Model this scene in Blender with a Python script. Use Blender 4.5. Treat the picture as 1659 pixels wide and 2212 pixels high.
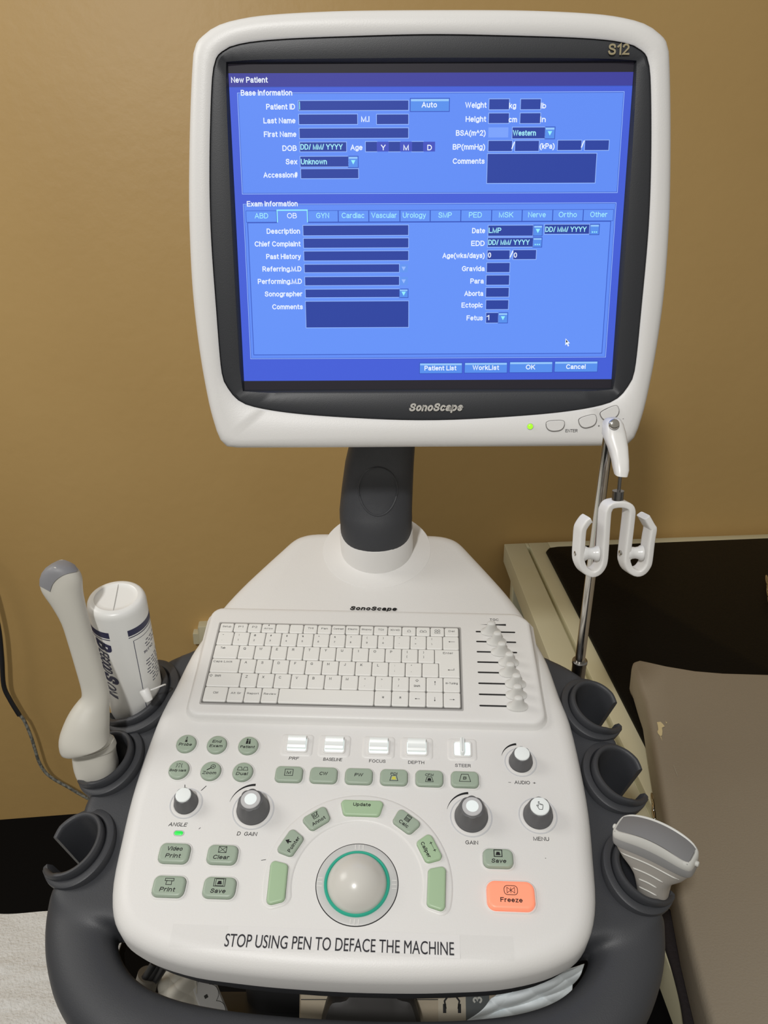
import bpy, bmesh, math, random
from mathutils import Vector, Matrix
from mathutils.bvhtree import BVHTree
from math import sin, cos, pi, radians as R

for _o in list(bpy.data.objects):
    bpy.data.objects.remove(_o)
SC = bpy.context.scene
COL = SC.collection
random.seed(7)

# ------------------------------------------------------------------ camera, world, light, exposure
CAM_Z, PITCH, FPX = 1.3752, R(18.4446), 1790.0
cam_data = bpy.data.cameras.new('camera')
cam_data.sensor_fit = 'HORIZONTAL'
cam_data.sensor_width = 36.0
cam_data.lens = 36.0 * FPX / 1659.0
cam_data.clip_start = 0.02
cam = bpy.data.objects.new('camera', cam_data)
cam.location = (0, 0, CAM_Z)
cam.rotation_euler = (pi / 2 - PITCH, 0, 0)
COL.objects.link(cam)
SC.camera = cam

world = bpy.data.worlds.new('room_ambient')
SC.world = world
world.use_nodes = True
world.node_tree.nodes['Background'].inputs[0].default_value = (0.97, 0.93, 0.84, 1)
world.node_tree.nodes['Background'].inputs[1].default_value = 0.32

def lamp(name, loc, power, radius, col):
    l = bpy.data.lights.new(name, 'POINT')
    l.energy = power
    l.shadow_soft_size = radius
    l.color = col
    o = bpy.data.objects.new(name, l)
    o.location = loc
    COL.objects.link(o)
    return o
lamp('ceiling_bulb', (-0.40, -0.98, 2.42), 98, 0.07, (1.0, 0.985, 0.96))
win = bpy.data.lights.new('left_window', 'AREA')
win.shape = 'RECTANGLE'
win.size, win.size_y = .7, .7
win.energy = 9
win.color = (1.0, 0.97, 0.92)
wo = bpy.data.objects.new('left_window', win)
wo.location = (-1.55, .62, 2.25)
wo.rotation_euler = (Vector((-.15, .65, .95)) - Vector(wo.location)).to_track_quat('-Z', 'Y').to_euler()
COL.objects.link(wo)

SC.view_settings.view_transform = 'Standard'
SC.view_settings.look = 'None'
SC.view_settings.exposure = 0.0
SC.view_settings.gamma = 1.0
SC.view_settings.use_curve_mapping = False

# ------------------------------------------------------------------ materials
MATS = {}
def srgb(c):
    return tuple(((x / 255) / 12.92 if x <= 10 else (((x / 255) + .055) / 1.055) ** 2.4) for x in c)
def mat(name, col, rough=.5, metal=0.0, bump=None, var=None, emit=None, strength=0.0, coat=0.0, trans=0.0, spec=None):
    if name in MATS:
        return MATS[name]
    m = bpy.data.materials.new(name)
    m.use_nodes = True
    nt = m.node_tree
    b = nt.nodes['Principled BSDF']
    b.inputs['Base Color'].default_value = (*col, 1)
    b.inputs['Roughness'].default_value = rough
    b.inputs['Metallic'].default_value = metal
    b.inputs['Coat Weight'].default_value = coat
    if spec is not None:
        b.inputs['Specular IOR Level'].default_value = spec
    if trans:
        b.inputs['Transmission Weight'].default_value = trans
    if emit:
        b.inputs['Emission Color'].default_value = (*emit, 1)
        b.inputs['Emission Strength'].default_value = strength
    if bump or var:
        tc = nt.nodes.new('ShaderNodeTexCoord')
    if bump:
        sc, st, det = bump
        n = nt.nodes.new('ShaderNodeTexNoise')
        n.inputs['Scale'].default_value = sc
        n.inputs['Detail'].default_value = det
        nt.links.new(tc.outputs['Object'], n.inputs['Vector'])
        bp = nt.nodes.new('ShaderNodeBump')
        bp.inputs['Strength'].default_value = st
        bp.inputs['Distance'].default_value = .002
        nt.links.new(n.outputs['Fac'], bp.inputs['Height'])
        nt.links.new(bp.outputs['Normal'], b.inputs['Normal'])
    if var:
        sc, amt, col2 = var
        n2 = nt.nodes.new('ShaderNodeTexNoise')
        n2.inputs['Scale'].default_value = sc
        n2.inputs['Detail'].default_value = 5
        nt.links.new(tc.outputs['Object'], n2.inputs['Vector'])
        rp = nt.nodes.new('ShaderNodeValToRGB')
        rp.color_ramp.elements[0].position = .5 - amt
        rp.color_ramp.elements[1].position = .5 + amt
        rp.color_ramp.elements[0].color = (*col, 1)
        rp.color_ramp.elements[1].color = (*col2, 1)
        nt.links.new(n2.outputs['Fac'], rp.inputs['Fac'])
        nt.links.new(rp.outputs['Color'], b.inputs['Base Color'])
    MATS[name] = m
    return m
def glow(name, rgb, s=1.0):
    return mat(name, (.01, .01, .012), .55, emit=srgb(rgb), strength=s, spec=.25)

WHITE = mat('white_plastic', (.78, .77, .755), .42, bump=(900, .06, 2))
KEYWHITE = mat('key_plastic', (.82, .815, .79), .45)
GREY = mat('charcoal_plastic', (.040, .042, .048), .5, bump=(1200, .10, 2))
BEZEL = mat('bezel_plastic', (.024, .026, .031), .45, bump=(1500, .06, 2))
BLACKP = mat('black_plastic', (.012, .012, .013), .5)
KNOB = mat('knob_rubber', (.115, .115, .12), .5)
BLACK = mat('print_black', (.006, .006, .007), .6)
SILVER = mat('print_silver', (.58, .56, .52), .4)
GROOVE = mat('groove_grey', (.10, .10, .10), .7)
PALEG = mat('pale_grey_plastic', (.56, .56, .56), .45)
BTN = mat('sage_button', (.36, .44, .35), .38)
BTNLIT = mat('sage_button_backlit', (.38, .52, .34), .38, emit=(.28, .46, .22), strength=.06)
CREAM = mat('cream_plastic', (.60, .58, .52), .42)
CHROME = mat('chrome', (.62, .60, .56), .16, 1.0)
PAPER = mat('tissue_paper', (.78, .76, .72), .85, bump=(60, .5, 4))

# ------------------------------------------------------------------ geometry helpers
class MB:
    """collects polygons; build() links them as one mesh object"""
    def __init__(s):
        s.v, s.f, s.m = [], [], []
    def poly(s, pts, mi=0):
        b = len(s.v)
        s.v += [Vector(p) for p in pts]
        s.f.append(tuple(range(b, b + len(pts))))
        s.m.append(mi)
    def rings(s, rings, cap0=False, cap1=True, mi=0, closed=True):
        b = len(s.v)
        n = len(rings[0])
        for r in rings:
            s.v += [Vector(p) for p in r]
        k = n if closed else n - 1
        for i in range(len(rings) - 1):
            for j in range(k):
                a = b + i * n + j
                c = b + i * n + (j + 1) % n
                s.f.append((a, c, c + n, a + n))
                s.m.append(mi)
        if cap0:
            s.f.append(tuple(range(b + n - 1, b - 1, -1)))
            s.m.append(mi)
        if cap1:
            e = b + (len(rings) - 1) * n
            s.f.append(tuple(range(e, e + n)))
            s.m.append(mi)
    def stack(s, M, out, levels, cap0=False, cap1=True, mi=0):
        s.rings([[M @ Vector((x, y, w)) for x, y in inset(out, d)] for d, w in levels], cap0, cap1, mi)
    def lathe(s, M, prof, n=32, cap0=False, cap1=True, mi=0):
        s.rings([[M @ Vector((r * cos(2 * pi * i / n), r * sin(2 * pi * i / n), z)) for i in range(n)] for r, z in prof], cap0, cap1, mi)
    def tube(s, pts, rad, n=12, mi=0, caps=True):
        pts = [Vector(p) for p in pts]
        rs = rad if isinstance(rad, (list, tuple)) else [rad] * len(pts)
        t0 = (pts[1] - pts[0]).normalized()
        up = Vector((0, 0, 1)) if abs(t0.z) < .9 else Vector((1, 0, 0))
        x = t0.cross(up).normalized()
        rings = []
        for i, p in enumerate(pts):
            t = (pts[min(i + 1, len(pts) - 1)] - pts[max(i - 1, 0)]).normalized()
            x = (x - t * x.dot(t)).normalized()
            y = t.cross(x)
            rings.append([p + (x * cos(2 * pi * k / n) + y * sin(2 * pi * k / n)) * rs[i] for k in range(n)])
        s.rings(rings, caps, caps, mi)
    def sweep(s, pts, a, b, axis, n=16, e=4.0, mi=0):
        """superellipse section: half-width a in the plane of the path, b along axis"""
        pts = [Vector(p) for p in pts]
        A = a if isinstance(a, (list, tuple)) else [a] * len(pts)
        B = b if isinstance(b, (list, tuple)) else [b] * len(pts)
        rings = []
        for i, p in enumerate(pts):
            t = (pts[min(i + 1, len(pts) - 1)] - pts[max(i - 1, 0)]).normalized()
            x = t.cross(axis).normalized()
            rings.append(ring(p, x, axis, A[i], B[i], e, n))
        s.rings(rings, True, True, mi)
    def box(s, lo, hi, mi=0, bev=0.0):
        x0, y0, z0 = lo
        x1, y1, z1 = hi
        o = rrect((x1 - x0), (y1 - y0), max(bev, 1e-4), 3, ((x0 + x1) / 2, (y0 + y1) / 2))
        if bev:
            lv = [(bev, z0), (bev * .3, z0 + bev * .3), (0, z0 + bev), (0, z1 - bev), (bev * .3, z1 - bev * .3), (bev, z1)]
        else:
            lv = [(0, z0), (0, z1)]
        s.stack(Matrix(), o, lv, True, True, mi)
    def stroke(s, M, pts, wd, z=0.0, closed=False, mi=0):
        for q in ribbon(pts, wd, closed):
            s.poly([M @ Vector((x, y, z)) for x, y in q], mi)
    def text(s, M, st, cx, cy, h, w=None, al='C', bold=0.0, shear=0.0, rot=0.0, z=0.0, mi=0):
        for poly in glyphs(st, h, w, al, bold, shear):
            c, sn = cos(rot), sin(rot)
            s.poly([M @ Vector((cx + x * c - y * sn, cy + x * sn + y * c, z)) for x, y in poly], mi)
    def build(s, name, mats, parent=None, ang=35, flat=False):
        org = wloc(parent) if parent else Vector()
        me = bpy.data.meshes.new(name)
        me.from_pydata([tuple(v - org) for v in s.v], [], s.f)
        if not isinstance(mats, (list, tuple)):
            mats = [mats]
        for m in mats:
            me.materials.append(m)
        me.polygons.foreach_set('material_index', s.m)
        me.polygons.foreach_set('use_smooth', [not flat] * len(s.f))
        me.update()
        if not flat:
            me.set_sharp_from_angle(angle=R(ang))
        o = bpy.data.objects.new(name, me)
        COL.objects.link(o)
        if parent:
            o.parent = parent
        return o

def wloc(o):
    p = Vector(o.location)
    while o.parent:
        o = o.parent
        p += o.location
    return p
def inset(out, d):
    if abs(d) < 1e-12:
        return out
    n = len(out)
    res = []
    for i in range(n):
        p0, p, p1 = Vector(out[i - 1]), Vector(out[i]), Vector(out[(i + 1) % n])
        a = (p - p0)
        b = (p1 - p)
        if a.length < 1e-9: a = b
        if b.length < 1e-9: b = a
        a.normalize(); b.normalize()
        na, nb = Vector((-a.y, a.x)), Vector((-b.y, b.x))
        m = na + nb
        if m.length < 1e-6:
            m = na
        m.normalize()
        k = max(.45, m.dot(na))
        q = p + m * d / k
        res.append((q.x, q.y))
    return res
def rrect(w, h, r, n=5, c=(0, 0)):
    r = min(r, w / 2, h / 2)
    pts = []
    for (sx, sy, a0) in ((1, -1, -90), (1, 1, 0), (-1, 1, 90), (-1, -1, 180)):
        for k in range(n + 1):
            a = R(a0 + 90 * k / n)
            pts.append((c[0] + sx * (w / 2 - r) + r * cos(a), c[1] + sy * (h / 2 - r) + r * sin(a)))
    return pts
def circ(r, n=32, c=(0, 0)):
    return [(c[0] + r * cos(2 * pi * i / n), c[1] + r * sin(2 * pi * i / n)) for i in range(n)]
def ring(c, ax, ay, a, b, e=2.0, n=28):
    out = []
    for k in range(n):
        t = 2 * pi * (k + .5) / n
        ct, st = cos(t), sin(t)
        out.append(Vector(c) + ax * (a * math.copysign(abs(ct) ** (2 / e), ct)) + ay * (b * math.copysign(abs(st) ** (2 / e), st)))
    return out
def smooth_path(pts, per=6, closed=False):
    P = [Vector(p) for p in pts]
    n = len(P)
    out = []
    for i in range(n if closed else n - 1):
        if closed:
            a, b, c, d = P[i - 1], P[i], P[(i + 1) % n], P[(i + 2) % n]
        else:
            a, b, c, d = P[max(i - 1, 0)], P[i], P[i + 1], P[min(i + 2, n - 1)]
        for k in range(per):
            t = k / per
            out.append(.5 * ((2 * b) + (c - a) * t + (2 * a - 5 * b + 4 * c - d) * t * t + (3 * b - a - 3 * c + d) * t ** 3))
    if not closed:
        out.append(P[-1])
    return out
def interp(tab, x):
    for (x0, y0), (x1, y1) in zip(tab, tab[1:]):
        if (x0 <= x <= x1) or (x1 <= x <= x0):
            t = (x - x0) / (x1 - x0) if x1 != x0 else 0
            return y0 + (y1 - y0) * t
    return tab[-1][1]

def _E(cx, cy, rx, ry, a0, a1, n=10):
    return [(cx + rx * cos(R(a0 + (a1 - a0) * k / n)), cy + ry * sin(R(a0 + (a1 - a0) * k / n))) for k in range(n + 1)]
def _S(x, y, w, h):
    q = [(.93, .76), (.84, .93), (.5, 1), (.16, .92), (.07, .75), (.2, .6), (.5, .52), (.84, .43), (.97, .26), (.86, .07), (.5, 0), (.14, .07), (.01, .25)]
    return [(x + p.x, y + p.y) for p in smooth_path([(a * w, b * h) for a, b in q], 3)]
_bowl = _E(2.75, 3.6, 2.75, 3.6, 0, 360, 20)
FONT = {
 'A': (7.6, [[(0, 0), (3.8, 10), (7.6, 0)], [(1.3, 3.3), (6.3, 3.3)]]),
 'B': (6.4, [[(0, 0), (0, 10), (3.3, 10)] + _E(3.3, 7.7, 2.5, 2.3, 90, -90) + [(0, 5.4)], [(0, 5.4), (3.5, 5.4)] + _E(3.5, 2.7, 2.9, 2.7, 90, -90) + [(0, 0)]]),
 'C': (7.4, [_E(4.1, 5, 4.1, 5, 42, 318, 18)]),
 'D': (7.0, [[(0, 0), (0, 10), (3, 10)] + _E(3, 5, 4, 5, 90, -90, 14) + [(0, 0)]]),
 'E': (6.2, [[(6, 10), (0, 10), (0, 0), (6.2, 0)], [(0, 5.2), (5.6, 5.2)]]),
 'F': (5.8, [[(5.8, 10), (0, 10), (0, 0)], [(0, 5.2), (5, 5.2)]]),
 'G': (7.8, [_E(4.1, 5, 4.1, 5, 42, 315, 18) + [(7.7, 2.2), (7.7, 4.7), (4.6, 4.7)]]),
 'H': (6.8, [[(0, 0), (0, 10)], [(6.8, 0), (6.8, 10)], [(0, 5.2), (6.8, 5.2)]]),
 'I': (0.0, [[(0, 0), (0, 10)]]),
 'J': (4.6, [[(4.6, 10), (4.6, 2.6)] + _E(2.3, 2.6, 2.3, 2.6, 0, -180)]),
 'K': (6.6, [[(0, 0), (0, 10)], [(6.3, 10), (0, 3.6)], [(2.3, 5.8), (6.6, 0)]]),
 'L': (5.4, [[(0, 10), (0, 0), (5.4, 0)]]),
 'M': (8.0, [[(0, 0), (0, 10), (4, 0), (8, 10), (8, 0)]]),
 'N': (6.8, [[(0, 0), (0, 10), (6.8, 0), (6.8, 10)]]),
 'O': (8.2, [_E(4.1, 5, 4.1, 5, 0, 360, 28)]),
 'P': (6.2, [[(0, 0), (0, 10), (3.4, 10)] + _E(3.4, 7.3, 2.8, 2.7, 90, -90) + [(0, 4.6)]]),
 'Q': (8.2, [_E(4.1, 5, 4.1, 5, 0, 360, 28), [(4.9, 2.6), (8.0, -.3)]]),
 'R': (6.8, [[(0, 0), (0, 10), (3.6, 10)] + _E(3.6, 7.4, 2.7, 2.6, 90, -90) + [(0, 4.8)], [(3.4, 4.8), (6.8, 0)]]),
 'S': (6.6, [_S(0, 0, 6.6, 10)]),
 'T': (6.8, [[(0, 10), (6.8, 10)], [(3.4, 10), (3.4, 0)]]),
 'U': (6.8, [[(0, 10), (0, 3.4)] + _E(3.4, 3.4, 3.4, 3.4, 180, 360, 12) + [(6.8, 10)]]),
 'V': (7.4, [[(0, 10), (3.7, 0), (7.4, 10)]]),
 'W': (11, [[(0, 10), (2.7, 0), (5.5, 10), (8.3, 0), (11, 10)]]),
 'X': (7.0, [[(0, 0), (7, 10)], [(0, 10), (7, 0)]]),
 'Y': (7.2, [[(0, 10), (3.6, 4.4), (7.2, 10)], [(3.6, 4.4), (3.6, 0)]]),
 'Z': (6.6, [[(.2, 10), (6.5, 10), (0, 0), (6.6, 0)]]),
 'a': (5.2, [[(.3, 5.5)] + _E(2.6, 5.2, 2.2, 2.0, 160, 0) + [(4.8, 1.4), (5.3, 0)], [(4.8, 4.2), (2.2, 3.7)] + _E(2.0, 1.85, 2.0, 1.85, 90, 290) + [(4.0, .7), (4.8, 2.0)]]),
 'b': (5.5, [[(0, 0), (0, 10)], _bowl]), 'd': (5.5, [[(5.5, 0), (5.5, 10)], _bowl]),
 'c': (5.0, [_E(2.7, 3.6, 2.7, 3.6, 45, 315, 14)]),
 'e': (5.4, [[(0, 3.8), (5.4, 3.8)] + _E(2.7, 3.6, 2.7, 3.6, 3, 318, 18)]),
 'f': (3.2, [[(1.2, 0), (1.2, 8.2)] + _E(2.9, 8.2, 1.7, 1.8, 180, 80, 6), [(0, 7.0), (3.0, 7.0)]]),
 'g': (5.5, [_bowl, [(5.5, 7.2), (5.5, -.4)] + _E(2.8, -.4, 2.7, 2.3, 0, -160)]),
 'h': (5.0, [[(0, 0), (0, 10)], [(0, 4.4)] + _E(2.5, 4.5, 2.5, 2.7, 165, 0) + [(5, 0)]]),
 'i': (0.0, [[(0, 0), (0, 7.2)], [(0, 9.2), (0, 10)]]),
 'k': (4.8, [[(0, 0), (0, 10)], [(4.5, 7.2), (0, 2.7)], [(1.7, 4.4), (4.8, 0)]]),
 'l': (0.0, [[(0, 0), (0, 10)]]),
 'm': (8.2, [[(0, 0), (0, 7.2)], [(0, 4.6)] + _E(2.05, 4.8, 2.05, 2.4, 165, 0) + [(4.1, 0)], [(4.1, 4.6)] + _E(6.15, 4.8, 2.05, 2.4, 165, 0) + [(8.2, 0)]]),
 'n': (5.0, [[(0, 0), (0, 7.2)], [(0, 4.4)] + _E(2.5, 4.5, 2.5, 2.7, 165, 0) + [(5, 0)]]),
 'o': (5.5, [_bowl]),
 'p': (5.5, [[(0, -2.8), (0, 7.2)], _bowl]),
 'r': (3.0, [[(0, 0), (0, 7.2)], [(0, 4.4)] + _E(2.4, 4.6, 2.4, 2.6, 165, 75, 6)]),
 's': (4.8, [_S(0, 0, 4.8, 7.2)]),
 't': (2.8, [[(1.1, 9.4), (1.1, 1.7)] + _E(2.7, 1.7, 1.6, 1.7, 180, 280, 6), [(0, 7.0), (2.8, 7.0)]]),
 'u': (5.0, [[(0, 7.2), (0, 2.7)] + _E(2.5, 2.7, 2.5, 2.7, 180, 345) + [(5, 2.8)], [(5, 7.2), (5, 0)]]),
 'v': (5.2, [[(0, 7.2), (2.6, 0), (5.2, 7.2)]]),
 'w': (7.8, [[(0, 7.2), (1.9, 0), (3.9, 7.2), (5.9, 0), (7.8, 7.2)]]),
 'x': (5.0, [[(0, 0), (5, 7.2)], [(0, 7.2), (5, 0)]]),
 'y': (5.2, [[(0, 7.2), (2.7, .2)], [(5.2, 7.2), (2.5, -1.2), (1.6, -2.6), (.3, -2.7)]]),
 'z': (4.8, [[(.2, 7.2), (4.7, 7.2), (0, 0), (4.8, 0)]]), 'q': (5.5, [_bowl, [(5.5, 7.2), (5.5, -2.8)]]), 'j': (1.2, [[(1.2, 7.2), (1.2, -1.4), (.2, -2.6)], [(1.2, 9.2), (1.2, 10)]]),
 '0': (5.6, [_E(2.8, 5, 2.8, 5, 0, 360, 24)]), '1': (2.6, [[(0, 7.8), (2.6, 10), (2.6, 0)]]),
 '2': (5.8, [_E(2.9, 7.2, 2.7, 2.8, 165, -25) + [(0, 0), (5.8, 0)]]),
 '3': (5.6, [_E(2.7, 7.6, 2.4, 2.4, 150, -90) + _E(2.7, 2.6, 2.8, 2.6, 90, -155)]),
 '4': (6.0, [[(4.4, 0), (4.4, 10), (0, 3.2), (6, 3.2)]]), '5': (5.6, [[(5.2, 10), (1, 10), (.4, 5)] + _E(2.7, 3.2, 2.9, 3.2, 130, -155)]),
 '6': (5.6, [_E(2.8, 3.1, 2.8, 3.1, 0, 360, 20), [(0, 3.6), (.4, 7)] + _E(3.0, 7.2, 2.6, 2.8, 170, 40)]),
 '7': (5.6, [[(0, 10), (5.6, 10), (2, 0)]]), '8': (5.6, [_E(2.8, 7.6, 2.3, 2.4, 0, 360, 18), _E(2.8, 2.6, 2.8, 2.6, 0, 360, 18)]),
 '9': (5.6, [_E(2.8, 6.9, 2.8, 3.1, 0, 360, 20), [(5.6, 6.4), (5.2, 3)] + _E(2.6, 2.8, 2.6, 2.8, -10, -140)]),
 '.': (0, [[(0, 0), (0, .5)]]), ',': (.6, [[(.5, .5), (.5, -.4), (0, -1.6)]]), ':': (0, [[(0, 0), (0, .5)], [(0, 6.4), (0, 6.9)]]), ';': (.6, [[(.5, .5), (.5, -.4), (0, -1.6)], [(.5, 6.4), (.5, 6.9)]]),
 '/': (3.0, [[(0, -.2), (3, 10.2)]]), '\\': (3.0, [[(0, 10.2), (3, -.2)]]), '|': (0, [[(0, -1), (0, 10.5)]]), '-': (3.0, [[(0, 3.8), (3, 3.8)]]), '_': (5, [[(0, 9), (5, 9)]]), '=': (5.4, [[(0, 3), (5.4, 3)], [(0, 6), (5.4, 6)]]),
 '+': (5.6, [[(0, 4.8), (5.6, 4.8)], [(2.8, 2), (2.8, 7.6)]]), '(': (2.4, [_E(5, 3.6, 5, 7.4, 118, 242)]), ')': (2.4, [_E(-2.6, 3.6, 5, 7.4, 62, -62)]),
 '[': (1.8, [[(1.8, 10.6), (0, 10.6), (0, -2.4), (1.8, -2.4)]]), ']': (1.8, [[(0, 10.6), (1.8, 10.6), (1.8, -2.4), (0, -2.4)]]),
 '{': (2.8, [[(2.8, 10.6), (1.4, 10), (1.4, 5.4), (0, 4.2), (1.4, 3), (1.4, -1.8), (2.8, -2.4)]]), '}': (2.8, [[(0, 10.6), (1.4, 10), (1.4, 5.4), (2.8, 4.2), (1.4, 3), (1.4, -1.8), (0, -2.4)]]),
 '<': (5.4, [[(5.4, 7.4), (0, 4.8), (5.4, 2.2)]]), '>': (5.4, [[(0, 7.4), (5.4, 4.8), (0, 2.2)]]), '?': (5.2, [_E(2.6, 7.3, 2.6, 2.7, 170, -60) + [(2.6, 4.4), (2.6, 2.8)], [(2.6, 0), (2.6, .5)]]),
 '!': (0, [[(0, 10), (0, 2.8)], [(0, 0), (0, .5)]]), '"': (2.4, [[(0, 10), (0, 7)], [(2.4, 10), (2.4, 7)]]), "'": (0, [[(0, 10), (0, 7)]]), '~': (5.6, [[(0, 4.4), (1.2, 5.6), (2.8, 4.8), (4.4, 4), (5.6, 5.2)]]), '^': (4.6, [[(0, 5.2), (2.3, 10), (4.6, 5.2)]]),
 '*': (3.8, [[(1.9, 10), (1.9, 6)], [(0, 9), (3.8, 7)], [(0, 7), (3.8, 9)]]), '#': (6, [[(1.2, 0), (2.6, 10)], [(3.8, 0), (5.2, 10)], [(0, 3.2), (5.6, 3.2)], [(.5, 6.8), (6, 6.8)]]), '$': (6, [_S(0, .6, 6, 8.8), [(3, -1), (3, 11)]]),
 '%': (8.6, [_E(1.9, 7.6, 1.9, 2.4, 0, 360, 14), _E(6.7, 2.4, 1.9, 2.4, 0, 360, 14), [(2, -.2), (6.6, 10.2)]]), '&': (7, [[(7, 0), (1.8, 7), (1.6, 8.6)] + _E(3, 8.4, 1.5, 1.6, 170, -20) + [(1, 4.4), (.1, 2.4)] + _E(2.7, 2.3, 2.6, 2.3, 190, 320) + [(6.4, 4.6)]]),
 '@': (10, [_E(5, 4, 2.2, 2.8, 0, 360, 16), [(7.2, 6.6), (7, 2.4), (8.4, 1.6), (10, 5)] + _E(5.1, 4, 4.9, 6, 12, 310, 20)]),
}
def ribbon(pts, t, closed=False):
    P_ = [Vector((p[0], p[1])) for p in pts]
    P_ = [p for i, p in enumerate(P_) if i == 0 or (p - P_[i - 1]).length > 1e-5]
    if len(P_) > 3 and (P_[0] - P_[-1]).length < 1e-4:
        closed = True
        P_ = P_[:-1]
    n = len(P_)
    L, Q = [], []
    for i in range(n):
        a = (P_[i] - P_[i - 1]) if (i > 0 or closed) else (P_[1] - P_[0])
        c = (P_[(i + 1) % n] - P_[i]) if (i < n - 1 or closed) else (P_[-1] - P_[-2])
        a = a.normalized(); c = c.normalized()
        na, nc = Vector((-a.y, a.x)), Vector((-c.y, c.x))
        m = na + nc
        m = m.normalized() if m.length > 1e-6 else na
        k = max(.5, m.dot(na))
        p = P_[i]
        if not closed:
            if i == 0: p = p - c * t * .5
            if i == n - 1: p = p + a * t * .5
        L.append(p + m * (t / 2 / k)); Q.append(p - m * (t / 2 / k))
    out = []
    for i in range(n if closed else n - 1):
        j = (i + 1) % n
        out.append([(q.x, q.y) for q in (Q[i], Q[j], L[j], L[i])])
    return out
def glyphs(st, h, w, al, bold, shear):
    """strings drawn with a monoline sans alphabet, filled as polygons; h = cap height"""
    t = (1.05 + bold * 40)
    gap = 1.35 + t * .95
    x = 0.0
    lines_ = []
    for ch in st:
        if ch == ' ':
            x += 4.0
            continue
        wd, pls = FONT[ch]
        for pl in pls:
            lines_.append([(x + px, py) for px, py in pl])
        x += wd + gap
    x -= gap
    tw = t * h / 10
    sy = (h - tw) / 10
    sx = ((w - tw - abs(shear) * 0) / x) if (w and x > .01) else sy
    sx = max(sx, sy * .45)
    off = {'C': x * sx / 2, 'L': -tw / 2, 'R': x * sx + tw / 2}[al]
    out = []
    for pl in lines_:
        out += ribbon([(px * sx - off + (py - 5) * sy * shear, (py - 5) * sy) for px, py in pl], tw)
    return out

def print_glyphs(st, h, w):
    """letter outlines of the built-in text font, for the printed notice"""
    cu = bpy.data.curves.new('t', 'FONT')
    cu.body, cu.size, cu.resolution_u = st, 1.0, 4
    ob = bpy.data.objects.new('t', cu)
    COL.objects.link(ob)
    me = bpy.data.meshes.new_from_object(ob.evaluated_get(bpy.context.evaluated_depsgraph_get()))
    V = [(v.co.x, v.co.y) for v in me.vertices]
    F = [tuple(p.vertices) for p in me.polygons]
    bpy.data.objects.remove(ob)
    bpy.data.curves.remove(cu)
    bpy.data.meshes.remove(me)
    x0, x1 = min(v[0] for v in V), max(v[0] for v in V)
    y0, y1 = min(v[1] for v in V), max(v[1] for v in V)
    return [[((V[i][0] - (x0 + x1) / 2) * w / (x1 - x0), (V[i][1] - (y0 + y1) / 2) * h / (y1 - y0)) for i in f] for f in F]

# ------------------------------------------------------------------ scene-graph helpers
def tag(o, label=None, cat=None, group=None, kind=None):
    if label: o['label'] = label
    if cat: o['category'] = cat
    if group: o['group'] = group
    if kind: o['kind'] = kind
    return o
def empty(name, loc):
    o = bpy.data.objects.new(name, None)
    o.location = loc
    o.empty_display_size = .05
    COL.objects.link(o)
    return o

# ------------------------------------------------------------------ measured frames (metres; panel and screen coordinates are in mm)
def frame(cols, org):
    m = Matrix.Identity(4)
    for r in range(3):
        for c in range(3):
            m[r][c] = cols[r][c]
        m[r][3] = org[r]
    return m @ Matrix.Diagonal((.001, .001, .001, 1))
PM = frame([[0.9989, 0.043164, -0.018326], [-0.046891, 0.915809, -0.398868], [-0.000434, 0.399289, 0.916825]], (-0.048762, 0.735084, 0.97))
SM = frame([[0.999973, -0.004281, 0.005926], [0.006098, 0.041524, -0.999119], [0.004031, 0.999128, 0.041549]], (0.039836, 0.765419, 1.376219))
CAM = Vector((0, 0, CAM_Z))
def sight(px, py):
    x, y = (px - 829.5) / FPX, (py - 1106) / FPX
    return Vector((x, cos(PITCH) - y * sin(PITCH), -sin(PITCH) - y * cos(PITCH)))
def at_depth(px, py, Y):
    d = sight(px, py)
    return CAM + d * (Y / d.y)
def at_height(px, py, z):
    d = sight(px, py)
    return CAM + d * ((z - CAM_Z) / d.z)
FIELDS = [(-111.2,99.6,-18.9,106.9),(-111.2,88.9,-62.0,96.4),(-45.5,88.8,-18.9,96.2),(-111.1,78.0,-18.9,85.6),(-111.1,67.5,-71.7,74.8),(-55.1,67.4,-45.7,75.0),(-35.4,67.3,-25.9,75.0),(-15.6,67.2,-6.2,74.9),(-111.1,55.5,-70.2,63.5),(-110.9,46.2,-61.7,53.6),(49.2,99.8,65.9,107.7),(75.8,99.8,92.5,107.6),(49.2,89.2,66.1,96.8),(75.8,89.0,92.7,96.8),(69.6,77.2,97.1,85.8),(49.5,67.3,69.6,75.4),(72.3,67.3,92.5,75.3),(108.7,67.9,128.8,75.5),(131.9,67.8,152.2,75.5),(49.1,41.8,142.3,65.1),(-110.4,-0.4,-18.6,7.7),(-110.3,-10.8,-18.5,-3.1),(-110.3,-21.5,-18.5,-13.8),(-110.2,-31.5,-26.6,-24.9),(-110.1,-42.6,-26.6,-35.5),(-110.0,-53.0,-26.2,-46.2),(-110.2,-79.3,-18.2,-56.6),(51.5,-1.4,90.5,7.1),(100.9,0.0,139.9,7.7),(51.4,-10.6,90.9,-3.2),(51.4,-21.1,70.9,-13.6),(74.2,-21.1,94.2,-13.4),(51.2,-32.0,71.3,-24.2),(51.1,-42.8,71.3,-34.8),(51.1,-53.2,71.3,-45.5),(51.4,-64.0,71.3,-56.2),(51.8,-75.8,62.5,-67.2)]
BUTTONS = [('Auto',-17.0,98.7,15.4,108.2),('Patient List',-7.5,-120.7,31.0,-111.7),('WorkList',33.6,-120.5,72.2,-111.5),('OK',74.8,-120.3,113.7,-111.0),('Cancel',116.0,-120.0,155.0,-110.8)]
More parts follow.
